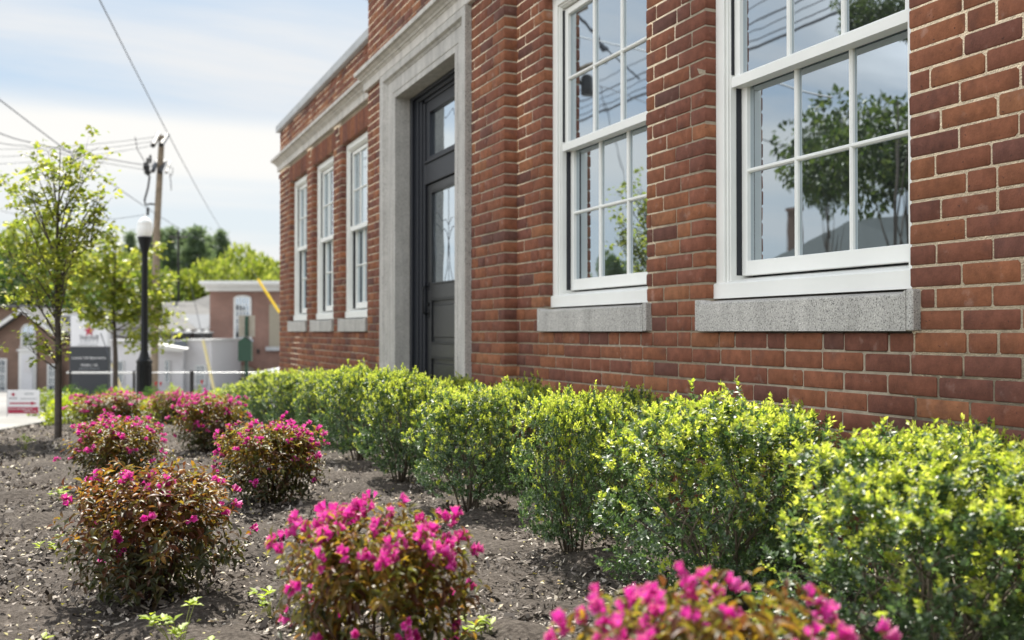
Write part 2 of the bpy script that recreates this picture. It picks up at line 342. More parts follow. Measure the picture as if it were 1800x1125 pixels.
M = {}
M['brick'] = brickmat()
M['mortar'] = flat('lime_mortar', (.34, .285, .21), .95, var=.2, scale=30, bump=.6, bscale=200)
M['granite'] = granitemat('grey_granite', (.46, .44, .41), (.15, .145, .14), (.70, .68, .64), 190)
M['limestone'] = granitemat('pale_cast_stone', (.56, .53, .49), (.42, .40, .37), (.68, .65, .61), 160)
M['white'] = flat('white_paint', (.775, .775, .74), .42, var=.05, scale=3, bump=.12, bscale=30)
M['white_trim'] = flat('white_trim_weathered', (.64, .64, .63), .7, var=.05, scale=4)
M['gap'] = flat('black_track_gap', (.012, .014, .02), .6)
M['frame'] = flat('black_frame_paint', (.010, .012, .018), .45, var=.1, scale=20)
M['door'] = flat('black_door_paint', (.016, .017, .019), .36, var=.1, scale=20)
M['glass'] = glassmat()
M['doorglass'] = glassmat('door_glass', .70, (.05, .05, .05), .02)
M['lead'] = flat('lead_came', (.10, .11, .12), .5, metal=.4)
M['metal'] = flat('galvanised_steel', (.45, .46, .47), .4, metal=.8)
M['darkmetal'] = flat('dark_bronze_metal', (.016, .015, .015), .4, metal=.2, var=.2)
M['black'] = flat('black_gloss_paint', (.008, .009, .011), .45, var=.1, spec=.25)
M['coping'] = flat('grey_coping_stone', (.42, .43, .44), .7, var=.1, scale=6)
M['roofing'] = flat('grey_roofing', (.10, .10, .10), .9)
M['interior'] = flat('dark_room', (.01, .01, .012), .9)

# ------------------------------------------------------------------ ground and paving
def sheet(name, rs, us, m, dz=0.0, noise=0.0, kind='structure'):
    R_, U_ = np.meshgrid(rs, us); x = R_*math.cos(TH)+U_*math.sin(TH); y = -R_*math.sin(TH)+U_*math.cos(TH)
    z = gz(x, y)+dz
    if noise:
        z = z + noise*(np.sin(x*5.1+1.3*np.sin(y*3.7))*np.cos(y*4.3+np.sin(x*2.9))+.6*np.sin(x*13+y*7)*np.cos(y*11-x*3))
    V = np.stack([x, y, z], -1).reshape(-1, 3); nu, nr = R_.shape
    i = np.arange(nu-1)[:, None]*nr+np.arange(nr-1)[None]; i = i.ravel()
    F = np.stack([i, i+1, i+nr+1, i+nr], -1)
    return tag(link(name, mesh_np(name, V, [F], [0], [m], True)), kind=kind)
m_ground = groundmat('grass_and_dirt', [(.05, .07, .02), (.08, .09, .035), (.12, .11, .06)], (6, .6))
m_mulch = groundmat('shredded_mulch', [(.032, .026, .021), (.066, .054, .045), (.115, .097, .083), (.20, .172, .15)], (60, 2.2), bump=1.0, bdist=.02)
m_asph = groundmat('worn_asphalt', [(.20, .195, .19), (.235, .23, .225), (.27, .265, .26)], (40, .5), bump=.2, bdist=.005)
m_conc = groundmat('concrete_walk', [(.25, .245, .23), (.29, .285, .27), (.33, .325, .31)], (25, .8), bump=.15, bdist=.004)
us0 = np.array([-400, -100, -30, -10, -4, 0, 2, 4, 5, 6, 7, 8, 9, 10, 12, 14, 16, 20, 24, 28, 35, 42, 49, 55, 60, 70, 85, 100, 200, 500, 1200])
sheet('ground', np.array([-1200, -400, -150, -60, -30, -15, -8, -4, 0, 4, 8, 15, 30, 60, 150, 400, 1200]), us0, m_ground, -.03)
def poly_sheet(name, pts, m, dz, th=.0, kind='structure', step=None):
    # pts in (r,u): triangulated fan strips between left and right borders given as rows (u, r0, r1)
    V = []; F = []; K = 12
    for (u, r0, r1) in pts:
        for k in range(K+1):
            r = r0+(r1-r0)*k/K; p = ru(r, u); V.append((p[0], p[1], gz(p[0], p[1])+dz))
    for i in range(len(pts)-1):
        for k in range(K): F.append((i*(K+1)+k, i*(K+1)+k+1, (i+1)*(K+1)+k+1, (i+1)*(K+1)+k))
    if th:
        n0 = len(V); base = list(V)
        for v in base: V.append((v[0], v[1], v[2]-th))
        nr = len(pts); 
        for i in range(nr-1):
            a = i*(K+1); b = (i+1)*(K+1); F.append((a, b, b+n0, a+n0)); a += K; b += K; F.append((b, a, a+n0, b+n0))
        for k in range(K):
            F.append((k+1, k, k+n0, k+1+n0)); a = (nr-1)*(K+1)+k; F.append((a, a+1, a+1+n0, a+n0))
    me = bpy.data.meshes.new(name); me.from_pydata([tuple(map(float, v)) for v in V], [], F); me.materials.append(m); me.update()
    return tag(link(name, me), kind=kind)
# driveway and parking apron beyond the bed
poly_sheet('driveway', [(-30, -40, -6.2), (0, -40, -6.2), (9.6, -40, -6.2), (12.6, -40, -7.2), (14.5, -40, -6.9), (16.3, -40, 14), (20, -40, 30), (28, -45, 40), (38, -50, 40), (49, -50, 40), (53, -50, 40)], m_asph, -.012)
poly_sheet('pavement', [(-30, -6.2, -3.6), (0, -6.2, -4.0), (5, -6.2, -4.4), (9.4, -6.2, -4.85), (12.6, -7.2, -5.75), (14.3, -6.9, -5.5)], m_conc, .015, th=.12)
def bedleft(u): return np.interp(u, [-30, 0, 5, 9.4, 12.6, 14.3, 16.2], [-3.6, -4.0, -4.4, -4.85, -5.75, -5.5, -4.2])
def mulch_bed():
    us = np.concatenate([np.arange(-3, 0.4, .5), np.arange(.4, 6, .045), np.arange(6, 16.2, .15)])
    nr = 130; V = []; K = nr
    U_ = np.repeat(us[:, None], K, 1); t = np.linspace(0, 1, K)[None]
    r0 = bedleft(us)[:, None]; 
    # right border: 15 cm inside the wall line x = 2.43
    r1 = ((2.50-us*math.sin(TH))/math.cos(TH))[:, None]
    r1 = np.where(us[:, None] > 14.0, np.minimum(r1, r1), r1)
    R_ = r0+(r1-r0)*t
    x = R_*math.cos(TH)+U_*math.sin(TH); y = -R_*math.sin(TH)+U_*math.cos(TH); z = gz(x, y)+.02
    e = np.clip((R_-r0)/.5, 0, 1); n = np.zeros_like(x)
    for k in range(9):
        a = rng.uniform(2.5, 30, 2); ph = rng.uniform(0, 6.3, 2); th = rng.uniform(0, 6.3)
        X2 = x*math.cos(th)+y*math.sin(th); Y2 = -x*math.sin(th)+y*math.cos(th)
        n += np.sin(X2*a[0]+ph[0])*np.sin(Y2*a[0]*.8+ph[1])*(.055/a[0]**.75)
    z = z + (n+rng.normal(0, .0045, n.shape))*e - .03*(1-e)
    V = np.stack([x, y, z], -1).reshape(-1, 3); i = (np.arange(len(us)-1)[:, None]*K+np.arange(K-1)[None]).ravel()
    F = np.stack([i, i+1, i+K+1, i+K], -1)
    tag(link('mulch_bed', mesh_np('mulch_bed', V, [F], [0], [m_mulch], True)), kind='structure')
mulch_bed()
def chips():
    n = 190000
    u = .75+9.5*rng.random(n)**1.7; lim = 0.60*u+.5
    r = rng.uniform(-1, 1, n)*lim
    x = r*math.cos(TH)+u*math.sin(TH); y = -r*math.sin(TH)+u*math.cos(TH)
    ok = (x < 2.40) & (r > bedleft(u)+.1); x, y, u, r = x[ok], y[ok], u[ok], r[ok]; n = len(x)
    z = gz(x, y)+.022+rng.normal(0, .004, n)
    O = np.stack([x, y, z], -1); D = rng.normal(0, 1, (n, 3)); D[:, 2] *= .45; up = np.tile([0, 0, 1.0], (n, 1))+rng.normal(0, .6, (n, 3))
    L_ = np.where(rng.random(n) < .12, rng.uniform(.018, .036, n), rng.uniform(.005, .018, n))*(.8+.05*u); W_ = rng.uniform(.3, .55, n)*L_
    V, F = leaves(O, D, up, L_, W_, [(-.5, 0, 0), (.5, .05, 0), (.45, 1, .08), (-.4, .92, .05)], [(0, 1, 2, 3)])
    mm = leafmat('mulch_chip', [(.022, .018, .016), (.05, .042, .036), (.10, .085, .074), (.18, .155, .135), (.30, .265, .235), (.56, .50, .42)], trans=.0, rough=.8, spec=.2)
    tag(link('mulch_chips', mesh_np('mulch_chips', V, [F], [0], [mm])), 'grey brown shredded bark chips strewn over the planting bed', 'mulch', kind='stuff')
    # fallen yellow leaves and petals
    n = 7500; u = .9+8*rng.random(n)**1.3; r = rng.uniform(-1, 1, n)*(.6*u+.3); x = r*math.cos(TH)+u*math.sin(TH); y = -r*math.sin(TH)+u*math.cos(TH)
    ok = (x < 2.3) & (r > bedleft(u)+.1) & ((r < -.25*u) | (rng.random(n) < .5)); x, y, u = x[ok], y[ok], u[ok]; n = len(x)
    O = np.stack([x, y, gz(x, y)+.034], -1); D = rng.normal(0, 1, (n, 3)); D[:, 2] *= .25; up = np.tile([0, 0, 1.0], (n, 1))+rng.normal(0, .3, (n, 3))
    L_ = rng.uniform(.006, .020, n); V, F = leaves(O, D, up, L_, L_*.6)
    mm = leafmat('dry_leaf', [(.45, .38, .16), (.36, .34, .08), (.55, .46, .26), (.62, .55, .38), (.40, .25, .10)], trans=.25, rough=.6, tmul=1.2)
    tag(link('leaf_litter', mesh_np('leaf_litter', V, [F], [0], [mm])), 'small pale yellow fallen leaves scattered on the mulch', 'leaf litter', kind='stuff')
chips()

# ------------------------------------------------------------------ main brick building
XM, XP, XS = 2.43, 2.345, 2.305
HH = .069; Z0 = HC; YS, YE = -2.6, 13.70
WIN = [(2.43, 3.574), (4.06, 5.195), (9.12, 10.15), (10.52, 11.555), (11.90, 12.93)]
ZS, ZH = Z0+2*HH, Z0+28*HH          # opening bottom / top
BAY = (5.594, 8.787); OPN = (6.47, 7.92); ZD = 2.735
bldg = thing('brick_building', (XM, 5.6, 0), 'red brick building on the right with white sash windows, stone cornice and granite door surround', 'building')
def build_bricks():
    mb = MB(); B = []      # bricks: (y0,y1,z0,z1,xface,depth)
    J = .0090
    def row(y0, y1, k, xf, edge0, edge1, z0=None, z1=None):
        za = Z0+k*HH if z0 is None else z0; zb = za+HH if z1 is None else z1
        r = random.Random(k*131+int(xf*1000)*7)
        ys = []; Lm = .2095
        if (k+1) % 7 == 0:
            pat = [.67, .335]; y = YS-(.12 if k % 2 else 0.0); i = 0
            while y < YE+.3: ys.append(y); y += Lm*pat[i % 2]*(1.0)+0; i += 1
            ys = []; y = YS+.03; i = 0
            while y < YE+.3: ys.append(y); y += (Lm if i % 2 == 0 else Lm*.52); i += 1
        else:
            y = YS-(Lm*.5 if k % 2 else 0)+r.uniform(-.012, .012)
            while y < YE+.3: ys.append(y); y += Lm*r.uniform(.985, 1.015)
        cuts = [q for q in ys if y0+.035 < q < y1-.035]
        # closers at the edges of piers, as a mason would lay them
        ed = [y0]+cuts+[y1]
        for a, b in zip(ed[:-1], ed[1:]):
            d = .010
            if (a == y0 and edge0) or (b == y1 and edge1): d = .125
            B.append((a+(0 if a == y0 else J/2), b-(0 if b == y1 else J/2), za+J/2, zb-J/2, xf, d))
    kb = -18; kt = int((3.55-Z0)/HH)
    for k in range(kb, 45):
        za = Z0+k*HH; zb = za+HH
        if za > 3.86: break
        # bay
        if za < 3.80:
            if za < 2.96:
                row(BAY[0], 6.155, k, XP, True, False); row(8.228, BAY[1], k, XP, False, True)
            elif za > 3.13: row(BAY[0], BAY[1], k, XP, True, True)
        if za > 3.53: continue
        if 2.93 < za < 3.10: continue
        segs = [(YS, BAY[0]+.04), (BAY[1]-.04, YE)]
        xf = XM
        if abs(k-30) < .5: xf = XM-.018     # projecting string course under the cornice
        opens = WIN if ZS-.001 <= za < ZH-.001 else []
        sil = WIN if (Z0-.001 <= za < ZS-.001) else []
        cutl = [(a, b, True) for a, b in opens]+[(a-.042, b+.042, False) for a, b in sil]
        if ZH-.001 <= za < ZH+2.2*HH:      # soldier course lintels
            cutl = [(a-.10, b+.10, False) for a, b in WIN]
        for s0, s1 in segs:
            y = s0; e0 = False
            for a, b, ed in sorted(cutl):
                if b <= s0 or a >= s1: continue
                row(y, a, k, xf, e0, ed); y = b; e0 = ed
            row(y, s1, k, xf, e0, s1 == YE)
    for a, b in WIN:                         # soldiers
        n = int((b-a+.2)/.0655); w = (b-a+.2)/n
        for i in range(n): B.append((a-.10+i*w+J/2*.8, a-.10+(i+1)*w-J/2*.8, ZH+.003, ZH+2*HH+HH-J/2, XM, .10))
    arr = np.array(B); n = len(arr)
    # template: front octagon inset, outer octagon, back octagon (unit box params)
    y0, y1, z0, z1, xf, d = arr.T
    jit = lambda s: rng.normal(0, s, n)
    V = np.zeros((n, 24, 3)); c = rng.uniform(.0012, .0062, (n, 4)); c = np.where(rng.random((n, 4)) < .035, rng.uniform(.007, .012, (n, 4)), c)
    bev = .0022
    ya, yb, zc, zd = y0+jit(.0007), y1+jit(.0007), z0+jit(.0009), z1+jit(.0009)
    face = xf+rng.normal(0, .0011, n)
    def octo(ins, x):
        a, b_, e, g = ya+ins, yb-ins, zc+ins, zd-ins; k = c
        pts = [(a, e+k[:, 0]), (a, g-k[:, 1]), (a+k[:, 1], g), (b_-k[:, 2], g), (b_, g-k[:, 2]), (b_, e+k[:, 3]), (b_-k[:, 3], e), (a+k[:, 0], e)]
        return [np.stack([x, p, q], -1) for p, q in pts]
    for i, p in enumerate(octo(bev, face)+octo(0, face+bev)+octo(0, face+d)): V[:, i] = p
    V[:, :8, 0] += rng.normal(0, .0007, (n, 8))
    F4 = []
    for ring in (0, 8):
        for i in range(8): F4.append((ring+i, ring+(i+1) % 8, ring+8+(i+1) % 8, ring+8+i))
    F4 = np.array(F4)[:, ::-1]; idx = (np.arange(n)*24)
    F1 = (F4[None]+idx[:, None, None]).reshape(-1, 4)
    FO = np.array([list(range(8))])+idx[:, None]
    # mortar core boxes
    core = MB(); r = .0042
    def cbox(ya, yb, za, zb, xf, t=.30): core.box(xf+r, xf+t, ya, yb, za, zb)
    zb0 = Z0-18*HH
    ys = sorted([v for w in WIN for v in w])
    def wallseg(s0, s1):
        ws = [w for w in WIN if w[0] > s0 and w[1] < s1]; lo = s0
        for a, b in sorted(ws):
            cbox(lo, a-r, zb0, 3.5, XM); core.box(XM+r, XM+.30, a-r, b+r, zb0, Z0-.01) ; core.box(XM+r, XM+.30, a-r, b+r, ZH+r, 3.5); core.box(XM+.05, XM+.30, a-r, b+r, Z0-.01, Z0+.9*HH)
            lo = b+r
        cbox(lo, s1, zb0, 3.5, XM)
    wallseg(YS, BAY[0]+.02); wallseg(BAY[1]-.02, YE-r)
    cbox(BAY[0]+r, 6.45, zb0, 3.8, XP); cbox(7.94, BAY[1]-r, zb0, 3.8, XP); cbox(6.45, 7.94, ZD+.012, 3.8, XP)
    # the rest of the building's shell
    core.box(XM+.30, 12, YE-.3, YE-.006, -1.3, 3.5, 0); core.box(XM+.30, 12, YS, YS+.3, -.6, 3.5, 0); core.box(11.7, 12, YS+.3, YE-.3, -1.3, 3.5, 0)
    cv = np.array(core.v); cf = np.array([f for f in core.f]); nb = n*24
    off = np.array(bldg.location)
    VV = np.concatenate([V.reshape(-1, 3), cv])-off
    me = mesh_np('wall', VV, [F1, FO, cf+nb], [0, 0, 1], [M['brick'], M['mortar']])
    link('wall', me, bldg)
build_bricks()
def sweep(mb, prof, ya, yb, x0, m=0):     # profile list of (out, z) swept along y
    n = len(prof); vs = [(x0-o, ya, z) for o, z in prof]+[(x0-o, yb, z) for o, z in prof]
    mb.add(vs, [(i, i+1, n+i+1, n+i) for i in range(n-1)]+[tuple(range(n-1, -1, -1)), tuple(range(n, 2*n))], m)
def trim():
    cor = [(-.10, 2.972), (.030, 2.972), (.034, 2.976), (.034, 3.045), (.044, 3.05), (.046, 3.058), (.060, 3.062), (.066, 3.074), (.082, 3.082), (.094, 3.094), (.122, 3.096), (.124, 3.128), (.105, 3.140), (-.10, 3.165)]
    mb = MB(); sweep(mb, cor, YS, BAY[0]+.0, XM); sweep(mb, cor, BAY[1]+.0, YE+.03, XM)
    mb2 = [(o, z) for o, z in cor]; sweep(mb, mb2, BAY[0]-.035, BAY[1]+.035, XP)
    mb.obj('cornice', M['limestone'], bldg)
    mb = MB()
    cop = [(-.34, 3.515), (.045, 3.515), (.05, 3.52), (.05, 3.60), (.02, 3.625), (-.34, 3.645)]
    sweep(mb, cop, YS, BAY[0]-.055, XM); sweep(mb, cop, BAY[1]+.055, YE+.05, XM)
    sweep(mb, [(o, z+.31) for o, z in cop], BAY[0]-.05, BAY[1]+.05, XP); mb.obj('coping', M['coping'], bldg)
    mb = MB(); mb.box(XM+.30, 11.7, YS+.3, YE-.3, 3.25, 3.30); mb.obj('roof', M['roofing'], bldg)
    # granite architrave round the door: mitred profile following three sides
    prof = [(0.00, .085), (0.0, .045), (.004, .041), (.075, .041), (.080, .036), (.090, .018), (.100, .012), (.108, .012), (.112, 0.004), (.245, .004), (.250, -.002), (.258, -.002), (.262, .004), (.312, .004), (.315, 0.0), (.315, -.13)]
    # (inset from outer edge, out from bay face)
    yo0, yo1, zt = 6.155, 8.235, 2.97; mb = MB(); n = len(prof); zb = -.62
    pts = []
    for ins, out in prof:
        out_ = out if out < .084 else -.02
        pts.append([(XP-out_, yo0+ins, zb), (XP-out_, yo0+ins, zt-ins*.76), (XP-out_, yo1-ins, zt-ins*.76), (XP-out_, yo1-ins, zb)])
    vs = [p for q in pts for p in q]; fs = []
    for i in range(n-1):
        for k in range(3): fs.append((i*4+k, i*4+k+1, (i+1)*4+k+1, (i+1)*4+k))
    mb.add(vs, fs, 0)
    mb.obj('door_surround', M['granite'], bldg)
    mb = MB(); mb.box(XP-.25, XM+.3, 6.25, 8.15, -.42, .02, bev=.01); mb.obj('doorstep', M['granite'], bldg)
trim()
def window(a, b, shade, lower_open=0.0):
    xf = XM+.070; cw = .07
    fr = MB()
    def ring(mb, ya, yb, za, zb, w, x0, x1, m=0, bev=.003, bottom=True):
        mb.box(x0, x1, ya, ya+w, za, zb, m, bev); mb.box(x0, x1, yb-w, yb, za, zb, m, bev); mb.box(x0, x1, ya+w, yb-w, zb-w, zb, m, bev)
        if bottom: mb.box(x0, x1, ya+w, yb-w, za, za+w, m, bev)
    zb_, zt = ZS+.085, ZH-.004
    ring(fr, a+.002, b-.002, zb_-.02, zt, .058, xf-.018, xf+.12, bottom=False)
    ring(fr, a+.060, b-.060, zb_-.02, zt-.058, .010, xf-.006, xf+.12, bottom=False)
    ring(fr, a+.070, b-.070, zb_-.02, zt-.068, .006, xf+.004, xf+.12, bottom=False)
    # sub sill with a nosing
    fr.prism([(xf-.030, ZS+.002), (xf-.030, ZS+.062), (xf-.024, ZS+.068), (xf+.12, ZS+.096), (xf+.12, ZS+.002)], 1, a+.001, b-.001, 0)
    w = fr.obj('window', M['white'], bldg)
    ga, gb = a+.077, b-.077; zmid = 1.862
    def sash(name, za, zb, x0, stile, top, bot, muh):
        mb = MB(); x1 = x0+.036
        mb.box(x0, x1, ga, ga+stile, za, zb, 0, .003); mb.box(x0, x1, gb-stile, gb, za, zb, 0, .003)
        mb.box(x0, x1, ga+stile, gb-stile, zb-top, zb, 0, .003); mb.box(x0, x1, ga+stile, gb-stile, za, za+bot, 0, .003)
        iy0, iy1, iz0, iz1 = ga+stile, gb-stile, za+bot, zb-top; mw = .009
        for t in (1/3, 2/3):
            y = iy0+(iy1-iy0)*t
            mb.prism([(x0+.030, y-mw), (x0+.010, y-mw), (x0+.004, y-mw*.4), (x0+.004, y+mw*.4), (x0+.010, y+mw), (x0+.030, y+mw)], 2, iz0, iz1, 0)
        z = (iz0+iz1)/2
        mb.prism([(x0+.031, z-mw), (x0+.0105, z-mw), (x0+.0035, z-mw*.4), (x0+.0035, z+mw*.4), (x0+.0105, z+mw), (x0+.031, z+mw)], 1, iy0, iy1, 0)
        s = mb.obj(name, M['white'], w)
        return (x0, iy0, iy1, iz0, iz1)
    up = sash('upper_sash', zmid-.022, zt-.080, xf+.024, .036, .035, .040, 0)
    lo = sash('lower_sash', ZS+.098, zmid+.028, xf+.060, .036, .030, .062, 0)
    ml = MB(); ml.prism([(xf+.010, zmid-.030), (xf+.010, zmid+.008), (xf+.016, zmid+.016), (xf+.030, zmid+.022), (xf+.07, zmid+.022), (xf+.07, zmid-.030)], 1, ga-.0005, gb+.0005, 0)
    ml.obj('meeting_rail', M['white'], w)
    gm = MB()
    for x0, ya, yb, za, zb in (up, lo): gm.box(x0+.020, x0+.026, ya-.004, yb+.004, za-.004, zb+.004)
    gm.obj('glass', M['glass'], w)
    gp = MB(); gp.box(xf+.1205, xf+.124, a+.05, b-.05, ZS+.07, ZH-.02); 
    for y in (ga, gb): gp.box(xf+.034, xf+.0595, y-.0025, y+.0025, ZS+.1, zmid-.03); gp.box(xf+.010, xf+.0235, y-.0025, y+.0025, zmid+.024, ZH-.09)
    gp.obj('sash_track', M['gap'], w)
    s = MB(); xo = XM-.030
    s.prism([(xo, Z0+.002), (xo, ZS-.022), (xo+.004, ZS-.016), (XM+.10, ZS+.0), (XM+.10, Z0+.002)], 1, a-.010, b+.010, 0)
    for e0, e1, sg in ((a-.040, a-.010, 1), (b+.010, b+.040, -1)): s.box(xo, XM+.03, e0, e1, Z0+.002, ZS-.003, 0, .004)
    for e, sg in ((a-.010, 1), (b+.010, -1)):
        s.add([(xo, e, ZS-.022), (xo, e, ZS-.004), (xo, e+sg*.024, ZS-.022), (XM+.02, e, ZS-.003), (XM+.02, e+sg*.03, ZS-.010)], [(0, 1, 2), (1, 3, 4, 2), (0, 3, 1)], 0)
    s.obj('sill', M['granite'], w)
    return w
for i, (a, b) in enumerate(WIN): window(a, b, i)
def curve_tube(mb, pts, r, n=6, m=0):
    mb.tube(pts, r, n, m)
def door():
    ya, yb = OPN; xd = 2.54
    fr = MB()
    # dark frame: jambs and head stepped in behind the granite reveal
    for s, e in ((yb, -1), (ya, 1)):
        for w0, w1, xx, zc in ((0, .055, XP+.125, ZD), (.055, .14, XP+.150, ZD-.03), (.14, .20, XP+.162, ZD-.06), (.20, .25, xd-.022, ZD-.085)):
            fr.box(xx, xd+.10, min(s+e*w0, s+e*w1), max(s+e*w0, s+e*w1), .02, zc, 0, .003)
    fr.box(XP+.125, xd+.10, ya+.055, yb-.055, ZD-.03, ZD, 0, .002); fr.box(XP+.15, xd+.10, ya+.14, yb-.14, ZD-.06, ZD-.03, 0, .002); fr.box(xd-.022, xd+.10, ya+.250, yb-.250, ZD-.085, ZD-.06, 0, .002)
    fr.box(xd-.020, xd+.06, ya+.250, yb-.250, 1.985, 2.150, 0, .004)      # transom bar
    fr.box(xd-.034, xd+.0, ya+.250, yb-.250, 2.150, 2.172, 0, .004)
    fr.box(xd-.01, xd+.05, ya+.250, ya+.33, 2.172, ZD-.085, 0, .003); fr.box(xd-.01, xd+.05, yb-.33, yb-.250, 2.172, ZD-.085, 0, .003); fr.box(xd-.01, xd+.05, ya+.33, yb-.33, 2.56, ZD-.085, 0, .003); fr.box(xd-.01, xd+.05, ya+.33, yb-.33, 2.172, 2.205, 0, .003)
    fr.box(xd+.06, xd+.08, ya+.06, yb-.06, .02, ZD-.03)
    d0 = MB()
    l, h = ya+.252, yb-.252; mid = (l+h)/2
    w = .095
    def leafpanel(c, e):
        d0.box(xd, xd+.045, c, c+w, .03, 1.98, 0, .003); d0.box(xd, xd+.045, e-w, e, .03, 1.98, 0, .003)
        d0.box(xd, xd+.045, c+w, e-w, 1.92, 1.98, 0, .003); d0.box(xd, xd+.045, c+w, e-w, 1.06, 1.175, 0, .003)
        d0.box(xd, xd+.045, c+w, e-w, .60, .705, 0, .003); d0.box(xd, xd+.045, c+w, e-w, .03, .26, 0, .003)
        for z0, z1 in ((.705, 1.06), (.26, .60)):
            d0.box(xd+.018, xd+.03, c+w, e-w, z0, z1, 0); d0.box(xd+.006, xd+.018, c+w+.05, e-w-.05, z0+.05, z1-.05, 0, .008)
            for (p0, p1, q0, q1) in ((c+w, e-w, z0, z0+.014), (c+w, e-w, z1-.014, z1)): d0.box(xd-.004, xd+.018, p0, p1, q0, q1, 0, .003)
        for z0 in (1.175, 1.906): d0.box(xd-.004, xd+.018, c+w, e-w, z0, z0+.014, 0, .003)
        for q in (c+w, e-w-.014): d0.box(xd-.004, xd+.018, q, q+.014, 1.189, 1.906, 0, .003)
    leafpanel(l, h)
    d = d0.obj('door', M['door'], bldg)
    fr.obj('door_frame', M['frame'], d)
    g = MB(); g.box(xd+.016, xd+.022, l+w-.005, h-w+.005, 1.17, 1.925); g.obj('glass', M['doorglass'], d)
    g = MB(); g.box(xd+.016, xd+.022, ya+.325, yb-.325, 2.20, 2.565); g.obj('transom_glass', M['doorglass'], d)
    ld = MB(); cy = (l+h)/2; xg = xd+.012
    def ln(p): curve_tube(ld, [(xg, cy+y, z) for y, z in p], .0015, 5)
    for s in (-1, 1):
        ln([(0, 1.50), (s*.04, 1.56), (s*.10, 1.60), (s*.16, 1.58), (s*.22, 1.63), (s*.30, 1.66)])
        ln([(0, 1.62), (s*.07, 1.67), (s*.15, 1.66), (s*.24, 1.73), (s*.33, 1.75)])
        ln([(s*.36, 1.18), (s*.30, 1.40), (s*.345, 1.60), (s*.30, 1.90)]); ln([(s*.10, 1.18), (s*.03, 1.30), (0, 1.50)])
    ln([(0, 1.19), (0, 1.92)]); ld.obj('leaded_pattern', M['lead'], d)
    hd = MB(); yh = h-.040; x = xd-.045
    hd.tube([(xd+.002, yh, 1.165), (x+.01, yh, 1.165), (x, yh, 1.155), (x-.004, yh, 1.06), (x, yh, .955), (x+.01, yh, .945), (xd+.002, yh, .945)], [.008, .008, .009, .008, .009, .008, .008], 8)
    hd.box(xd-.006, xd+.004, yh-.02, yh+.02, 1.13, 1.20, 0, .002); hd.box(xd-.006, xd+.004, yh-.02, yh+.02, .91, .98, 0, .002)
    hd.tube([(xd+.002, yh, 1.02), (xd-.012, yh, 1.02)], .016, 10)
    hd.obj('handle', M['black'], d)
door()
# small outdoor tap beside the entrance pier
tp = thing('garden_tap', (XM, 5.42, .40), 'small pale metal outdoor tap low on the brick wall beside the entrance pier', 'tap')
mb = MB(); mb.tube([(XM+.02, 5.42, .43), (XM-.07, 5.42, .43), (XM-.10, 5.42, .41), (XM-.105, 5.42, .37)], [.014, .015, .016, .014], 8); mb.lathe([(.03, -.003), (.03, .003)], (XM-.002, 5.42, .43), 12); mb.obj('spout', M['metal'], tp, True)
mb = MB(); mb.tube([(XM-.06, 5.42, .44), (XM-.06, 5.42, .47)], .004, 6); mb.tube([(XM-.06, 5.385, .475), (XM-.06, 5.42, .47), (XM-.06, 5.455, .475)], .007, 6); mb.obj('handle', flat('pale_blue_enamel', (.62, .70, .80), .3), tp, True)
exec_parts = True

# ------------------------------------------------------------------ planting
M['leaf_old'] = leafmat('evergreen_leaf_old', [(.026, .054, .024), (.042, .082, .034), (.07, .125, .05), (.15, .215, .095)], trans=.30, rough=.46, spec=1.0, tmul=2.4)
M['leaf_new'] = leafmat('evergreen_leaf_new', [(.23, .30, .045), (.33, .39, .06), (.42, .46, .09), (.54, .54, .17)], trans=.46, rough=.45, tmul=1.9)
M['twig'] = flat('shrub_twig', (.13, .105, .075), .85, var=.35, scale=30)
M['w_leaf'] = leafmat('bronze_leaf', [(.06, .024, .014), (.10, .036, .018), (.07, .075, .02), (.10, .10, .024), (.15, .055, .02), (.13, .13, .026), (.20, .10, .022), (.09, .10, .022), (.24, .15, .025), (.15, .15, .03)], trans=.42, rough=.42, spec=.3, tmul=2.5)
M['w_red'] = leafmat('copper_leaf', [(.05, .020, .014), (.09, .030, .017), (.13, .045, .02), (.07, .05, .02), (.09, .08, .022), (.16, .065, .02), (.20, .11, .022), (.12, .11, .025)], trans=.40, rough=.42, spec=.3, tmul=2.5)
M['w_low'] = leafmat('olive_leaf', [(.035, .042, .018), (.05, .055, .02), (.075, .07, .024), (.08, .035, .02)], trans=.28, rough=.40, spec=.4, tmul=2.2)
M['w_stem'] = flat('reddish_stem', (.10, .045, .03), .7, var=.3, scale=40)
M['flower'] = leafmat('pink_blossom', [(.52, .015, .24), (.60, .03, .32), (.72, .08, .42), (.42, .012, .17)], trans=.35, rough=.5, tmul=1.25)
M['flower2'] = leafmat('pale_pink_rim', [(.85, .30, .52), (.88, .38, .60), (.80, .22, .45)], trans=.3, rough=.5, tmul=1.1)
def noise_r(phi, t, seed, amp):
    r = np.random.default_rng(seed); v = np.zeros_like(phi)
    for k in range(7):
        a = r.integers(1, 6); b = r.uniform(1, 6); p = r.uniform(0, 6.3, 2); v += np.sin(a*phi+p[0])*np.cos(b*t+p[1])/(.7+.35*a)
    return 1+amp*v/2.2
def rand_dirs(n, g): return nrm(g.normal(0, 1, (n, 3)))
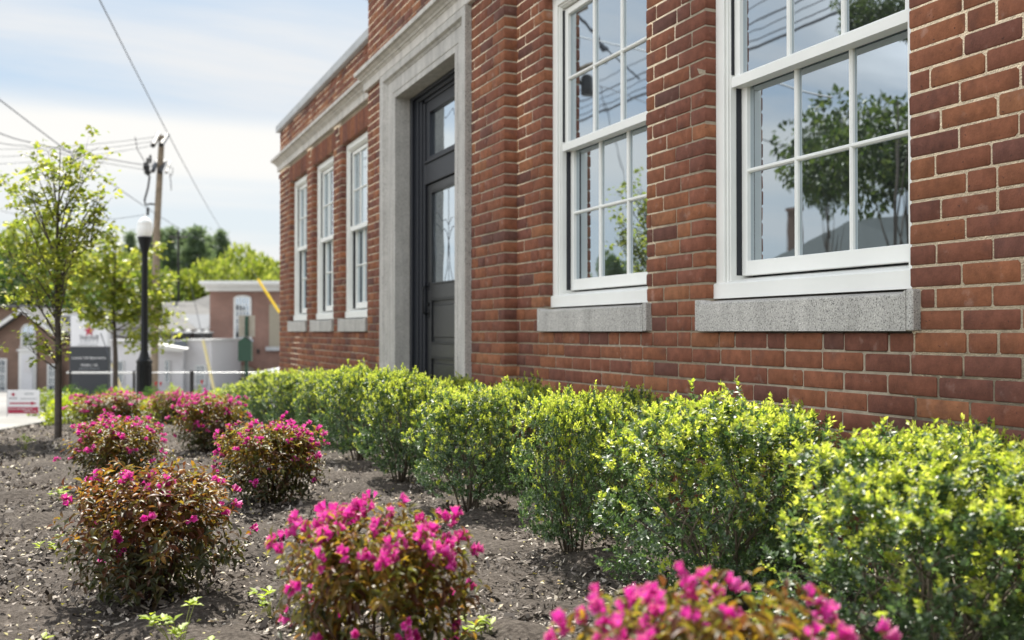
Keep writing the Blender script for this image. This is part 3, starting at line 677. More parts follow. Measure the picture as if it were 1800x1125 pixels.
def shrub_proto(seed, nsh=1200, R=.29, H=.52, L=.0162, per=25, newp=.85):
    g = np.random.default_rng(seed)
    t = .03+.97*g.random(nsh)**.95; phi = g.uniform(0, 2*math.pi, nsh)
    prof = np.interp(t, [0, .10, .28, .55, .8, .92, 1.0], [.56, .78, .95, 1.0, .92, .76, .50])
    cap = g.random(nsh) < .30
    rad = R*prof*noise_r(phi, t*3, seed+50, .34)
    fr = np.where(cap, np.sqrt(g.random(nsh))*.9, 1-.66*g.random(nsh)**1.55)
    tt = np.where(cap, .86+.14*(1-fr**2)+g.normal(0, .02, nsh), t)
    Hn = H*noise_r(phi*1.0+fr*3, fr*4, seed+90, .13)
    x = rad*fr*np.cos(phi); y = rad*fr*np.sin(phi); z = .05+Hn*.93*tt
    outw = np.stack([np.cos(phi), np.sin(phi), np.zeros(nsh)], -1)
    D = nrm(outw*(.75*(1-np.where(cap, .75, 0))*(1.1-tt))[:, None]+np.array([0, 0, 1.0])*(.35+.45*tt)[:, None]+g.normal(0, .36, (nsh, 3)))
    sl = g.uniform(.035, .072, nsh)
    P0 = np.stack([x, y, z], -1)-D*sl[:, None]*.6
    # leaves
    n = nsh*per; s = np.repeat(np.arange(nsh), per); k = np.tile(np.arange(per), nsh)/(per-1.0)
    ang = np.tile(np.arange(per)*2.399, nsh)+np.repeat(g.uniform(0, 6, nsh), per)
    Ds = D[s]; e1 = nrm(np.cross(Ds, [.31, .17, .93])); e2 = np.cross(Ds, e1)
    radial = e1*np.cos(ang)[:, None]+e2*np.sin(ang)[:, None]
    O = P0[s]+Ds*(sl[s]*(k**.85))[:, None]+g.normal(0, .002, (n, 3))
    LD = nrm(radial*(1.0-.45*k)[:, None]+Ds*(.35+.75*k)[:, None]+g.normal(0, .22, (n, 3)))
    LL = L*g.uniform(.55, 1.35, n)*(1-.25*k); WW = LL*g.uniform(.44, .66, n)
    V, F = leaves(O, LD, Ds+g.normal(0, .35, (n, 3)), LL, WW)
    vig = (g.random(nsh) < newp*np.clip((tt-.26)/.45, .10, 1))     # shoots that are flushing new growth
    new = vig[s] & (k > g.uniform(.30, .62, nsh)[s])
    mi = np.repeat(new.astype(int), len(LEAF_F))
    fol = mesh_np('foliage', V, [F], [mi], [M['leaf_old'], M['leaf_new']])
    st = MB(); r = random.Random(seed)
    for i in range(15):
        a = r.uniform(0, 6.28); q = r.uniform(.35, .85)*R; b0 = r.uniform(0, .05)
        p0 = Vector((b0*math.cos(a), b0*math.sin(a), -.03)); p3 = Vector((q*math.cos(a+r.uniform(-.4, .4)), q*math.sin(a), H*r.uniform(.45, .7)))
        p1 = p0.lerp(p3, .33)+Vector((r.uniform(-.02, .02), r.uniform(-.02, .02), .05)); p2 = p0.lerp(p3, .66)+Vector((r.uniform(-.02, .02), r.uniform(-.02, .02), .04))
        st.tube([p0, p1, p2, p3], [.0055, .0042, .003, .0015], 5)
        for j in range(6):
            b = p1.lerp(p3, r.random()); e = b+Vector((r.uniform(-.1, .1), r.uniform(-.1, .1), r.uniform(.03, .12))); st.tube([b, b.lerp(e, .5)+Vector((0, 0, .01)), e], [.0022, .0016, .001], 4)
    stem = st.mesh('stems', [M['twig']], True)
    return fol, stem
GROUPS = {}
def place_shrub(name, meshes, names, loc, rot, sc, label, cat, group):
    o = thing(name, loc, label, cat, group, rot); o.scale = sc
    for me, nm in zip(meshes, names): link(nm, me, o)
    return o
HP = [shrub_proto(11), shrub_proto(23), shrub_proto(37), shrub_proto(51)]
front = [(1.62, 1.56, 1.30, .97), (1.64, 2.36, 1.22, 1.04), (1.58, 3.14, .84, 1.01), (1.58, 4.16, .97, .94), (1.56, 5.14, .95, 1.02), (1.60, 6.22, .98, 1.04), (1.64, 7.25, 1.02, .99), (1.64, 8.35, 1.08, .96), (1.66, 9.6, 1.2, .95), (1.66, 11.0, 1.2, .80), (1.68, 12.4, 1.1, .70)]
back = [(2.08, 1.92, .85, 1.0), (2.06, 2.68, .88, .98), (2.06, 3.62, .85, .98), (2.05, 4.66, .9, 1.0), (2.05, 5.68, .9, 1.0), (2.06, 6.75, .9, 1.0), (2.06, 7.8, .95, .98), (2.06, 8.95, .95, .95), (2.08, 10.3, 1.0, .88)]
fl = ['nearest evergreen hedge shrub, cut off by the right edge of the photo',
      'wide evergreen hedge shrub with bare stems at its foot, below the big right window',
      'evergreen hedge shrub just left of the wide one, below the second window',
      'rounded evergreen hedge shrub standing before the entrance pier',
      'evergreen hedge shrub in front of the right side of the black door',
      'evergreen hedge shrub in front of the left jamb of the door surround',
      'front hedge shrub below the nearest of the three far windows', 'front hedge shrub below the middle of the three far windows',
      'front hedge shrub below the farthest window', 'second last front hedge shrub near the far corner of the building', 'last and farthest front hedge shrub beside the green post']
bl = ['back row hedge shrub against the wall at the right edge', 'back row hedge shrub against the bricks below the big right window', 'back row hedge shrub against the pier between the two large windows',
      'back row hedge shrub hiding the foot of the second window wall', 'back row hedge shrub beside the right door jamb', 'back row hedge shrub directly before the black door step',
      'back row hedge shrub at the left end of the entrance bay', 'back row hedge shrub against the wall under the far windows', 'farthest back row hedge shrub against the wall']
for i, (lst, lab) in enumerate(((front, fl), (back, bl))):
    for j, (x, y, s, h) in enumerate(lst):
        me = HP[(j*3+i*2) % 4]
        place_shrub('evergreen_shrub', me, ('foliage', 'stems'), (x, y, gz(x, y)+.015), j*1.7+i*2.1+.4, (s*.90, s*.84, h*(1-.05*i)), lab[j], 'shrub', 'evergreen hedge shrubs along the brick wall')

# ---- pink flowering shrubs
FL_V = []; 
for rr, z in ((.09, 0), (.17, .26), (.34, .60)):
    for k in range(5): a = 2*math.pi*k/5; FL_V.append((rr*math.cos(a), rr*math.sin(a), z))
for k in range(10):
    a = 2*math.pi*k/10; rr, z = ((.50, .92) if k % 2 == 0 else (.41, .86)); FL_V.append((rr*math.cos(a), rr*math.sin(a), z))
for k in range(5): a = 2*math.pi*(k)/5; FL_V.append((.55*math.cos(a), .55*math.sin(a), 1.02))
FL_F = []
for r in (0, 5):
    for k in range(5): FL_F.append((r+k, r+(k+1) % 5, r+5+(k+1) % 5, r+5+k))
for k in range(5):
    FL_F.append((10+k, 10+(k+1) % 5, 15+(2*k+1), 15+2*k)); FL_F.append((10+(k+1) % 5, 15+(2*k+2) % 10, 15+2*k+1, 15+2*k+1))
FLT = []
for f in FL_F:
    a, b, c, d = f
    FLT.append((a, b, c)); 
    if d != c: FLT.append((a, c, d))
for k in range(5): FLT.append((15+2*k, 15+(2*k+1), 25+k)); FLT.append((15+2*k, 25+k, 15+(2*k-1) % 10))
FLM = np.array([0]*(len(FLT)-10)+[1]*10)
def weigela_proto(seed, R=.225, H=.36, nsh=370, bloom=1.0, L=.040, lm='w_leaf'):
    g = np.random.default_rng(seed); per = 10
    t = g.random(nsh)**.95; phi = g.uniform(0, 6.283, nsh)
    prof = np.interp(t, [0, .2, .45, .7, .9, 1], [.68, .90, 1.02, 1.0, .86, .6]); cap = g.random(nsh) < .32
    rad = R*prof*noise_r(phi, t*3, seed+5, .22); fr = np.where(cap, np.sqrt(g.random(nsh))*.92, 1-.62*g.random(nsh)**1.5)
    tt = np.where(cap, .88+.12*(1-fr**2), t)
    Hn = H*noise_r(phi+fr*2, fr*3, seed+8, .10)
    P = np.stack([rad*fr*np.cos(phi), rad*fr*np.sin(phi), .03+Hn*tt*.9], -1)
    outw = np.stack([np.cos(phi), np.sin(phi), np.zeros(nsh)], -1)
    D = nrm(outw*(.9*(1-.6*cap))[:, None]+np.array([0, 0, 1.0])*(.25+.75*tt)[:, None]+g.normal(0, .32, (nsh, 3)))
    sl = g.uniform(.05, .16, nsh); P0 = P-D*sl[:, None]*.6
    n = nsh*per; s = np.repeat(np.arange(nsh), per); kk = np.tile(np.arange(per), nsh); k = (kk//2)/(per/2-1.0)
    ang = (kk % 2)*math.pi+(kk//2)*1.571+np.repeat(g.uniform(0, 6, nsh), per)
    Ds = D[s]; e1 = nrm(np.cross(Ds, [.31, .17, .93])); e2 = np.cross(Ds, e1); rd = e1*np.cos(ang)[:, None]+e2*np.sin(ang)[:, None]
    O = P0[s]+Ds*(sl[s]*k)[:, None]
    LD = nrm(rd*1.0+Ds*(.25+.5*k)[:, None]+np.array([0, 0, -.12])+g.normal(0, .2, (n, 3)))
    LL = L*g.uniform(.6, 1.25, n)*(1-.35*k); WW = LL*g.uniform(.34, .46, n)
    lv = [(0, 0, 0), (-.5, .40, .13), (0, .40, -.01), (.5, .40, .13), (-.36, .72, .04), (0, .72, -.09), (.36, .72, .04), (0, 1.04, -.30)]
    lf = [(0, 2, 1), (0, 3, 2), (1, 2, 4), (2, 5, 4), (2, 3, 5), (3, 6, 5), (4, 5, 7), (5, 6, 7)]
    V, F = leaves(O, LD, Ds*.6+np.array([0, 0, .7])+g.normal(0, .25, (n, 3)), LL, WW, lv, lf)
    low = (tt[s]+g.normal(0, .12, n)) < .5
    fol = mesh_np('foliage', V, [F], [np.repeat(low.astype(int), len(lf))], [M[lm], M['w_low']])
    # blossoms in clusters of three to six at shoot ends
    pr = bloom*np.clip((tt-.1)/.7, .25, 1)*.25; sel = np.where(g.random(nsh) < pr)[0]
    cl = []
    for i in sel:
        m = g.integers(3, 7); e = P0[i]+D[i]*sl[i]*1.02
        dd = nrm(D[i]*.8+outw[i]*.35+g.normal(0, .55, (m, 3))); cl.append(np.concatenate([np.repeat(e[None], m, 0)+g.normal(0, .006, (m, 3)), dd], 1))
    cl = np.concatenate(cl) if cl else np.zeros((1, 6))
    O = cl[:, :3]; C = cl[:, 3:]; A = nrm(np.cross(C, [.2, .9, .3])); B = np.cross(C, A); sc = g.uniform(.013, .024, len(O))[:, None]; wd = g.uniform(.7, 1.15, len(O))[:, None]
    V, F = instance(FL_V, FLT, O, A*sc*wd, B*sc*wd, C*sc)
    blo = mesh_np('blossoms', V, [F], [np.tile(FLM, len(O))], [M['flower'], M['flower2']])
    st = MB(); r = random.Random(seed)
    for i in range(18):
        a = r.uniform(0, 6.28); q = r.uniform(.3, .95)*R
        p0 = Vector((.03*math.cos(a), .03*math.sin(a), -.02)); p3 = Vector((q*math.cos(a), q*math.sin(a), H*r.uniform(.5, .85))); pm = p0.lerp(p3, .5)+Vector((0, 0, .05))
        st.tube([p0, pm, p3], [.004, .003, .0012], 5)
    return fol, st.mesh('stems', [M['w_stem']], True), blo
WP = [weigela_proto(3, bloom=1.2), weigela_proto(9, bloom=1.35), weigela_proto(15, bloom=.42, lm='w_red')]
def on_r(px, u): return onground(px, u)
wl = [(1248, 1.38, WP[0], .93, 1.02, 'nearest pink flowering shrub, cropped by the bottom edge in front of the hedge'),
      (664, 2.02, WP[1], .82, 1.02, 'pink flowering shrub in the centre foreground, full of bloom clusters'),
      (268, 2.95, WP[2], 1.02, .93, 'bronze-leaved flowering shrub at the left with only a few pink blooms'),
      (476, 4.62, WP[0], 1.0, .90, 'pink flowering shrub standing in sun between the left shrub and the hedge'),
      (207, 5.15, WP[0], 1.0, .85, 'low pink flowering shrub right behind the sparse bronze-leaved one'),
      (368, 6.95, WP[0], 1.0, .95, 'pink flowering shrub midway down the bed in front of the pale far hedge'),
      (196, 9.3, WP[0], 1.45, .85, 'broad pink flowering shrub beside the young tree trunk'),
      (304, 10.3, WP[0], 1.0, .85, 'small distant pink flowering shrub below the lamp post')]
for i, (px, u, me, s, h, lab) in enumerate(wl):
    p = onground(px, u); p[2] += .02
    place_shrub('flowering_shrub', me, ('foliage', 'stems', 'blossoms'), p, [2.2, .4, 3.9, 5.1, 1.2, 2.9, .2, 4.4][i], (s, s, h), lab, 'flowering shrub', 'pink flowering shrubs in the mulch bed')

# ---- low mounds and weeds
def mound(px, u, R, H, cols, lab, seed, tall=False, flowers=None):
    g = np.random.default_rng(seed); n = 1500; d = rand_dirs(n, g); d[:, 2] = abs(d[:, 2]); f = g.uniform(.55, 1.0, n)[:, None]*noise_r(np.arctan2(d[:, 1], d[:, 0]), d[:, 2]*3, seed, .15)[:, None]
    O = d*f*np.array([R, R, H]); LD = nrm(d+g.normal(0, .45, (n, 3))+[0, 0, .3]); LL = g.uniform(.025, .045, n)*(R/.2)**.5
    V, F = leaves(O, LD, g.normal(0, .6, (n, 3))+[0, 0, 1], LL, LL*.5)
    p = onground(px, u); o = thing('low_shrub', p, lab, 'shrub', 'low shrubs round the sign and lamp')
    link('foliage', mesh_np('foliage', V, [F], [0], [leafmat('mound_leaf', cols, .4, .45)]), o)
    st = MB(); r = random.Random(seed)
    for i in range(8): a = r.uniform(0, 6.3); st.tube([(0, 0, -.03), (R*.4*math.cos(a), R*.4*math.sin(a), H*.6)], [.006, .003], 5)
    st.obj('stems', M['twig'], o, off=(0, 0, 0))
    if flowers:
        m = flowers; O = np.stack([g.uniform(-R, R, m)*.6, g.uniform(-R, R, m)*.6, g.uniform(H*.95, H*1.25, m)], -1); C = np.tile([0, 0, 1.0], (m, 1))+g.normal(0, .1, (m, 3)); C = nrm(C); A = nrm(np.cross(C, [.2, .9, .3])); B = np.cross(C, A)
        V, F = instance([(a*.8, b*.8, c) for a, b, c in FL_V], FLT, O, A*.05, B*.05, C*.06); link('blossoms', mesh_np('blossoms', V, [F], [0], [flat('red_petal', (.65, .01, .02), .5)]), o)
YG = [(.22, .28, .02), (.30, .34, .03), (.36, .38, .05), (.16, .24, .03)]; DG = [(.03, .07, .02), (.05, .10, .03), (.08, .13, .03)]
mound(84, 14.6, .24, .42, [(.14, .18, .03), (.22, .26, .04), (.10, .15, .03)], 'olive green mound behind the yard sign', 61)
mound(130, 14.9, .26, .50, DG, 'dark green mound at the left foot of the tall sign', 62)
mound(122, 10.6, .26, .34, YG, 'bright yellow-green mound beside the young tree trunk', 63)
mound(182, 15.2, .24, .50, DG, 'dark green mound at the right foot of the tall sign', 64)
mound(216, 14.2, .30, .42, YG, 'yellow-green mound between the second tree and the lamp post', 65)
mound(266, 14.0, .20, .44, DG, 'dark mound with a red bloom right of the lamp post', 66, flowers=2)
mound(306, 14.2, .19, .46, YG, 'round bright yellow-green mound right of the utility pole', 67)
mound(268, 11.2, .22, .30, YG, 'yellow-green mound behind the broad pink shrub', 68)
mound(348, 13.8, .14, .40, [(.14, .18, .03), (.2, .22, .04)], 'small mound with a red bloom in front of the white building', 69, flowers=1)
mound(384, 13.2, .22, .40, YG, 'bright yellow-green mound at the far end of the hedge', 70)
def sprout(px, u, H, lab, seed, n=5):
    g = random.Random(seed); p = onground(px, u); p[2] += .01; o = thing('weed_sprout', p, lab, 'weed', 'young weeds in the mulch')
    st = MB(); O = []; D = []
    for i in range(n):
        a = g.uniform(0, 6.3); q = g.uniform(.02, .07); e = Vector((q*math.cos(a), q*math.sin(a), H*g.uniform(.5, 1))); st.tube([(0, 0, -.01), e*.5+Vector((0, 0, .01)), e], [.0016, .0013, .0008], 5)
        for k in range(6):
            b = g.uniform(0, 6.3); O.append(e+Vector((0, 0, g.uniform(-.012, .004)))); D.append((math.cos(b), math.sin(b), g.uniform(.1, .8)))
    st.obj('stem', flat('weed_stem', (.20, .22, .05), .6), o, off=(0, 0, 0))
    O = np.array([tuple(v) for v in O]); D = np.array(D); LL = np.full(len(O), .027)*np.random.default_rng(seed).uniform(.6, 1.2, len(O)); V, F = leaves(O, D, np.tile([0, 0, 1.0], (len(O), 1)), LL, LL*.6)
    link('leaves', mesh_np('leaves', V, [F], [0], [leafmat('weed_leaf', [(.22, .30, .03), (.32, .38, .05)], .4, .5)]), o)
sprout(318, 2.42, .14, 'tallest bright green weed at the foot of the sparse bronze shrub', 1, 7)
sprout(352, 2.35, .07, 'small bright weed just right of the tallest weed', 2)
sprout(478, 2.75, .09, 'bright green weed at the left edge of the central pink shrub', 3, 6)
sprout(852, 2.55, .07, 'bright yellow-green weed right of the central pink shrub', 4, 6)
sprout(52, 2.45, .03, 'tiny weed in the mulch at the lower left', 5, 3)
sprout(86, 3.6, .05, 'tiny weed left of the sparse bronze shrub', 6, 4)
sprout(45, 7.0, .12, 'faint olive weed patch left of the young tree', 7, 9)
sprout(105, 4.7, .06, 'weed left of the low pink shrub', 8, 6)

# ------------------------------------------------------------------ trees
M['bark'] = flat('grey_brown_bark', (.075, .06, .05), .9, var=.3, scale=20, bump=.6, bscale=60)
M['bark_far'] = flat('far_bark', (.10, .08, .065), .9, var=.3)
M['leaf_sap'] = leafmat('young_maple_leaf', [(.09, .125, .022), (.14, .17, .03), (.20, .215, .04), (.27, .265, .06)], trans=.5, rough=.45, tmul=2.3)
def sapling(name, px, u, Hc, spec, nleaf, label, seed, trunk_r, leafL, low=()):
    """limbs from a straight leader; spec rows: (height, azimuth, length, rise)"""
    g = np.random.default_rng(seed); p = onground(px, u); o = thing(name, p, label, 'tree')
    tr = MB(); H = Hc; pts = [(0, 0, -.05), (.0, 0, H*.3), (-.01*H, 0, H*.6), (.0, 0, H*.85), (.005, 0, H)]
    tr.tube(pts, [trunk_r*1.15, trunk_r, trunk_r*.55, trunk_r*.25, trunk_r*.08], 9)
    O = []; cam_r = np.array((math.cos(TH), -math.sin(TH), 0)); cam_f = np.array((math.sin(TH), math.cos(TH), 0))
    def limb(b, e, r0, dens):
        b = np.array(b, float); e = np.array(e, float); L = np.linalg.norm(e-b); mid = (b+e)/2+np.array([0, 0, -.08*L])+g.normal(0, .03*L, 3)
        P = [tuple((1-t)**2*b+2*t*(1-t)*mid+t*t*e) for t in np.linspace(0, 1, 6)]
        tr.tube(P, [r0*(1-.85*t) for t in np.linspace(0, 1, 6)], 5)
        m = int(dens*L)+2
        for _ in range(m):
            t = g.uniform(.25, 1.03); q = np.array((1-t)**2*b+2*t*(1-t)*mid+t*t*e); s = q+g.normal(0, .055, 3)*(H/2.4)**.8+np.array([0, 0, .01])
            tr.tube([tuple(q), tuple((q+s)/2+[0, 0, .005]), tuple(s)], [r0*.14, r0*.10, r0*.05], 4)
            for k in range(int(g.integers(5, 10))): O.append(s+g.normal(0, leafL*.75, 3))
    for (h, r, f, l) in spec:
        hh = h*H; e = cam_r*r+cam_f*f+np.array([0, 0, hh+l]); b = np.array([0, 0, hh]); limb(b, e, trunk_r*.32, nleaf)
        for _ in range(2):
            t = g.uniform(.35, .75); q = b+(e-b)*t; d = (e-b)*g.uniform(.3, .5)+g.normal(0, .16, 3)*np.linalg.norm(e-b); limb(q, q+d, trunk_r*.16, nleaf*1.1)
    tr.obj('trunk', M['bark'], o, True, off=(0, 0, 0))
    O = np.array(O); n = len(O); D = g.normal(0, 1, (n, 3)); D[:, 2] = D[:, 2]*.4-.35
    LL = g.uniform(.7, 1.25, n)*leafL; V, F = leaves(O, D, np.array([0, 0, 1.0])+g.normal(0, .45, (n, 3)), LL, LL*.95, LOBE_V, LOBE_F)
    link('crown', mesh_np('crown', V, [F], [0], [M['leaf_sap']]), o)
g_ = random.Random(5)
sp = []
# first young tree: (height fraction, right, forward, rise)
for (tx, ty, h) in [(12, 318, .62), (60, 262, .75), (50, 285, .70), (22, 345, .58), (175, 350, .60), (170, 375, .55), (178, 400, .5), (150, 300, .68), (140, 275, .76), (115, 265, .84), (95, 275, .80), (85, 310, .7), (125, 320, .66), (60, 330, .62),
                    (30, 380, .5), (25, 400, .46), (50, 415, .44), (150, 420, .48), (130, 440, .42), (75, 440, .42), (40, 440, .38), (10, 420, .40), (-25, 450, .36), (150, 470, .38), (110, 380, .5), (60, 480, .34), (20, 500, .33), (72, 575, .27), (60, 610, .24), (85, 590, .25), (135, 345, .62), (95, 350, .6), (105, 300, .74), (155, 330, .62), (120, 410, .5), (45, 360, .56)]:
    R_ = (tx-100)/1750*8*.93; hz = (778-ty)/1750*8; sp.append((h, R_*1.0, g_.uniform(-.35, .35), hz-h*2.38))
sapling('young_tree', 103, 8.0, 2.38, sp, 5, 'slim young tree with airy yellow-green leaves at the left, nearer of the two saplings', 4, .026, .040)
sp2 = []
for (tx, ty, h) in [(210, 400, .8), (150, 440, .66), (170, 420, .7), (250, 425, .7), (285, 470, .58), (300, 520, .5), (270, 540, .45), (140, 480, .55), (150, 520, .48), (165, 545, .50), (240, 545, .50), (285, 560, .45), (200, 450, .7), (230, 480, .6), (180, 490, .58), (215, 520, .5), (125, 455, .6), (265, 500, .55), (165, 460, .62), (245, 450, .66), (220, 550, .5), (298, 585, .42), (135, 545, .42), (180, 540, .45), (200, 500, .55), (255, 530, .5), (275, 590, .42)]:
    R_ = (tx-203)/1750*17.5; hz = (728-ty)/1750*17.5; sp2.append((h, R_, g_.uniform(-.5, .5), hz-h*3.30))
sapling('young_tree', 203, 17.5, 3.30, sp2, 8, 'fuller yellow-green young tree standing left of the lamp post, farther of the two saplings', 8, .043, .078)

def crown_proto(seed, n, R, H, leaf, cols, lumps=14, small=1.0, trans=.35):
    g = np.random.default_rng(seed); c = rand_dirs(lumps, g)*g.uniform(.25, .72+.22*(1-small), (lumps, 1)); c[:, 2] = c[:, 2]*.8
    rr = g.uniform(.26, .46, lumps)*small; which = g.integers(0, lumps, n); d = rand_dirs(n, g)
    P = c[which]+d*(rr[which]*g.uniform(.55, 1.05, n)**.6)[:, None]
    O = P*np.array([R, R, H/2])+[0, 0, H/2]; LL = leaf*g.uniform(.6, 1.3, n)
    V, F = leaves(O, nrm(d+g.normal(0, .6, (n, 3))+[0, 0, -.1]), g.normal(0, .5, (n, 3))+[0, 0, 1], LL, LL*.8)
    return mesh_np('crown', V, [F], [0], [leafmat('tree_leaf_%d' % seed, cols, trans, .5)])
def trunk_mesh(H, r, seed, m=None):
    mb = MB(); g = random.Random(seed); mb.tube([(0, 0, -1), (.05*H*g.uniform(-1, 1), 0, H*.4), (.03*H*g.uniform(-1, 1), .02*H, H*.8)], [r, r*.7, r*.25], 8)
    for i in range(9):
        a = g.uniform(0, 6.3); z = H*g.uniform(.22, .6); q = H*g.uniform(.15, .32); mb.tube([(0, 0, z), (q*.5*math.cos(a), q*.5*math.sin(a), z+q*.45), (q*math.cos(a), q*math.sin(a), z+q*.9)], [r*.4, r*.25, r*.08], 5)
    return mb.mesh('trunk', [m or M['bark_far']], True)
CP = {'light': [crown_proto(101, 9000, 1, 1, .055, [(.09, .13, .02), (.15, .19, .03), (.22, .25, .05), (.28, .30, .08)]), crown_proto(102, 9000, 1, 1, .055, [(.10, .14, .03), (.16, .20, .04), (.24, .26, .07)])],
      'dark': [crown_proto(103, 9000, 1, 1, .055, [(.03, .06, .02), (.05, .09, .025), (.08, .12, .03)], trans=.3)],
      'airy': [crown_proto(107, 9000, 1, 1, .045, [(.03, .05, .018), (.05, .075, .025), (.08, .10, .035)], lumps=44, small=.62)], 'pine': [], 'mid': [crown_proto(105, 9000, 1, 1, .06, [(.05, .09, .02), (.09, .13, .03), (.14, .18, .04)])]}
def pine_proto(seed):
    g = np.random.default_rng(seed); O = []; D = []
    for i in range(30):
        z = .22+.78*(i/30)+g.normal(0, .01); w = (1.02-z)*.55*g.uniform(.55, 1.25)+.03
        for j in range(int(g.integers(4, 7))):
            a = g.uniform(0, 6.283); L = w*g.uniform(.6, 1.15); m = int(170*L/.3)+22
            t = g.uniform(.15, 1, m); r = t*L; sp_ = .035+.05*t*(1.1-t)
            O.append(np.stack([r*np.cos(a)+g.normal(0, 1, m)*sp_*.8, r*np.sin(a)+g.normal(0, 1, m)*sp_*.8, z+.10*L*t+g.normal(0, .012, m)], -1)); D.append(np.stack([np.cos(a)+g.normal(0, .6, m), np.sin(a)+g.normal(0, .6, m), g.normal(.15, .4, m)], -1))
    O = np.concatenate(O); D = np.concatenate(D); n = len(O); LL = g.uniform(.02, .045, n)
    V, F = leaves(O, D, g.normal(0, .5, (n, 3))+[0, 0, 1], LL, LL*.45)
    return mesh_np('crown', V, [F], [0], [leafmat('pine_needles_%d' % seed, [(.085, .13, .09), (.12, .17, .11), (.16, .21, .13)], .3, .6)])
CP['pine'] = [pine_proto(201), pine_proto(202)]
TM = [trunk_mesh(1, .03, 1), trunk_mesh(1, .035, 2)]
def tree(px, u, top_px, width_px, kind, label, name, k=0, squash=1.0, grp='trees behind the far buildings'):
    p = onground(px, u); H = (583-top_px)/1750*u+HC-p[2]; R = width_px/1750*u/2
    o = thing(name, p, label, 'tree', grp, rot=k*1.9)
    c = link('crown', CP[kind][k % len(CP[kind])], o); 
    if kind == 'pine': c.scale = (R*2.6, R*2.6, H*1.03)
    else: c.scale = (R*1.5, R*1.5, H*1.13)
    t = link('trunk', TM[k % 2], o); t.scale = (H, H, H*.95)
tree(40, 76, 398, 190, 'light', 'pale green leafy tree above the left brick mill, behind the near sapling', 'leafy_tree', 0)
tree(-60, 72, 425, 220, 'light', 'pale green leafy tree at the left edge of the photo', 'leafy_tree', 1)
tree(62, 66, 462, 230, 'dark', 'dark green tree directly above the ridge of the left mill', 'leafy_tree', 0)
tree(185, 78, 425, 170, 'light', 'pale green tree hidden behind the second sapling', 'leafy_tree', 1)
tree(262, 98, 405, 85, 'pine', 'leftmost dark pine, beside the utility pole', 'pine_tree', 0)
tree(300, 96, 408, 90, 'pine', 'dark pine behind the slim far pole', 'pine_tree', 1)
tree(345, 95, 402, 110, 'pine', 'largest dark pine in the middle of the group', 'pine_tree', 2)
tree(388, 98, 412, 80, 'pine', 'ragged dark pine at the right end of the group', 'pine_tree', 3)
tree(282, 97, 412, 80, 'pine', 'dark pine immediately right of the utility pole', 'pine_tree', 7)
tree(325, 99, 412, 70, 'pine', 'narrow dark pine squeezed between the middle pines', 'pine_tree', 5)
tree(368, 100, 418, 80, 'pine', 'shorter dark pine between the largest and the ragged one', 'pine_tree', 6)
tree(228, 97, 412, 70, 'pine', 'dark pine half hidden by the lamp globe', 'pine_tree', 4)
tree(448, 88, 436, 125, 'light', 'round pale green tree above the cornice of the far brick block', 'leafy_tree', 2)
tree(525, 86, 450, 150, 'light', 'pale green tree partly behind the corner of the brick building', 'leafy_tree', 3)
tree(335, 80, 462, 150, 'light', 'light green tree below the pines, behind the slate roof', 'leafy_tree', 4)
tree(262, 76, 478, 120, 'mid', 'mid green tree behind the lamp post', 'leafy_tree', 5)
tree(415, 78, 470, 110, 'light', 'light green tree filling the gap left of the round tree', 'leafy_tree', 6)
tree(130, 82, 450, 150, 'mid', 'mid green tree between the two saplings', 'leafy_tree', 1)

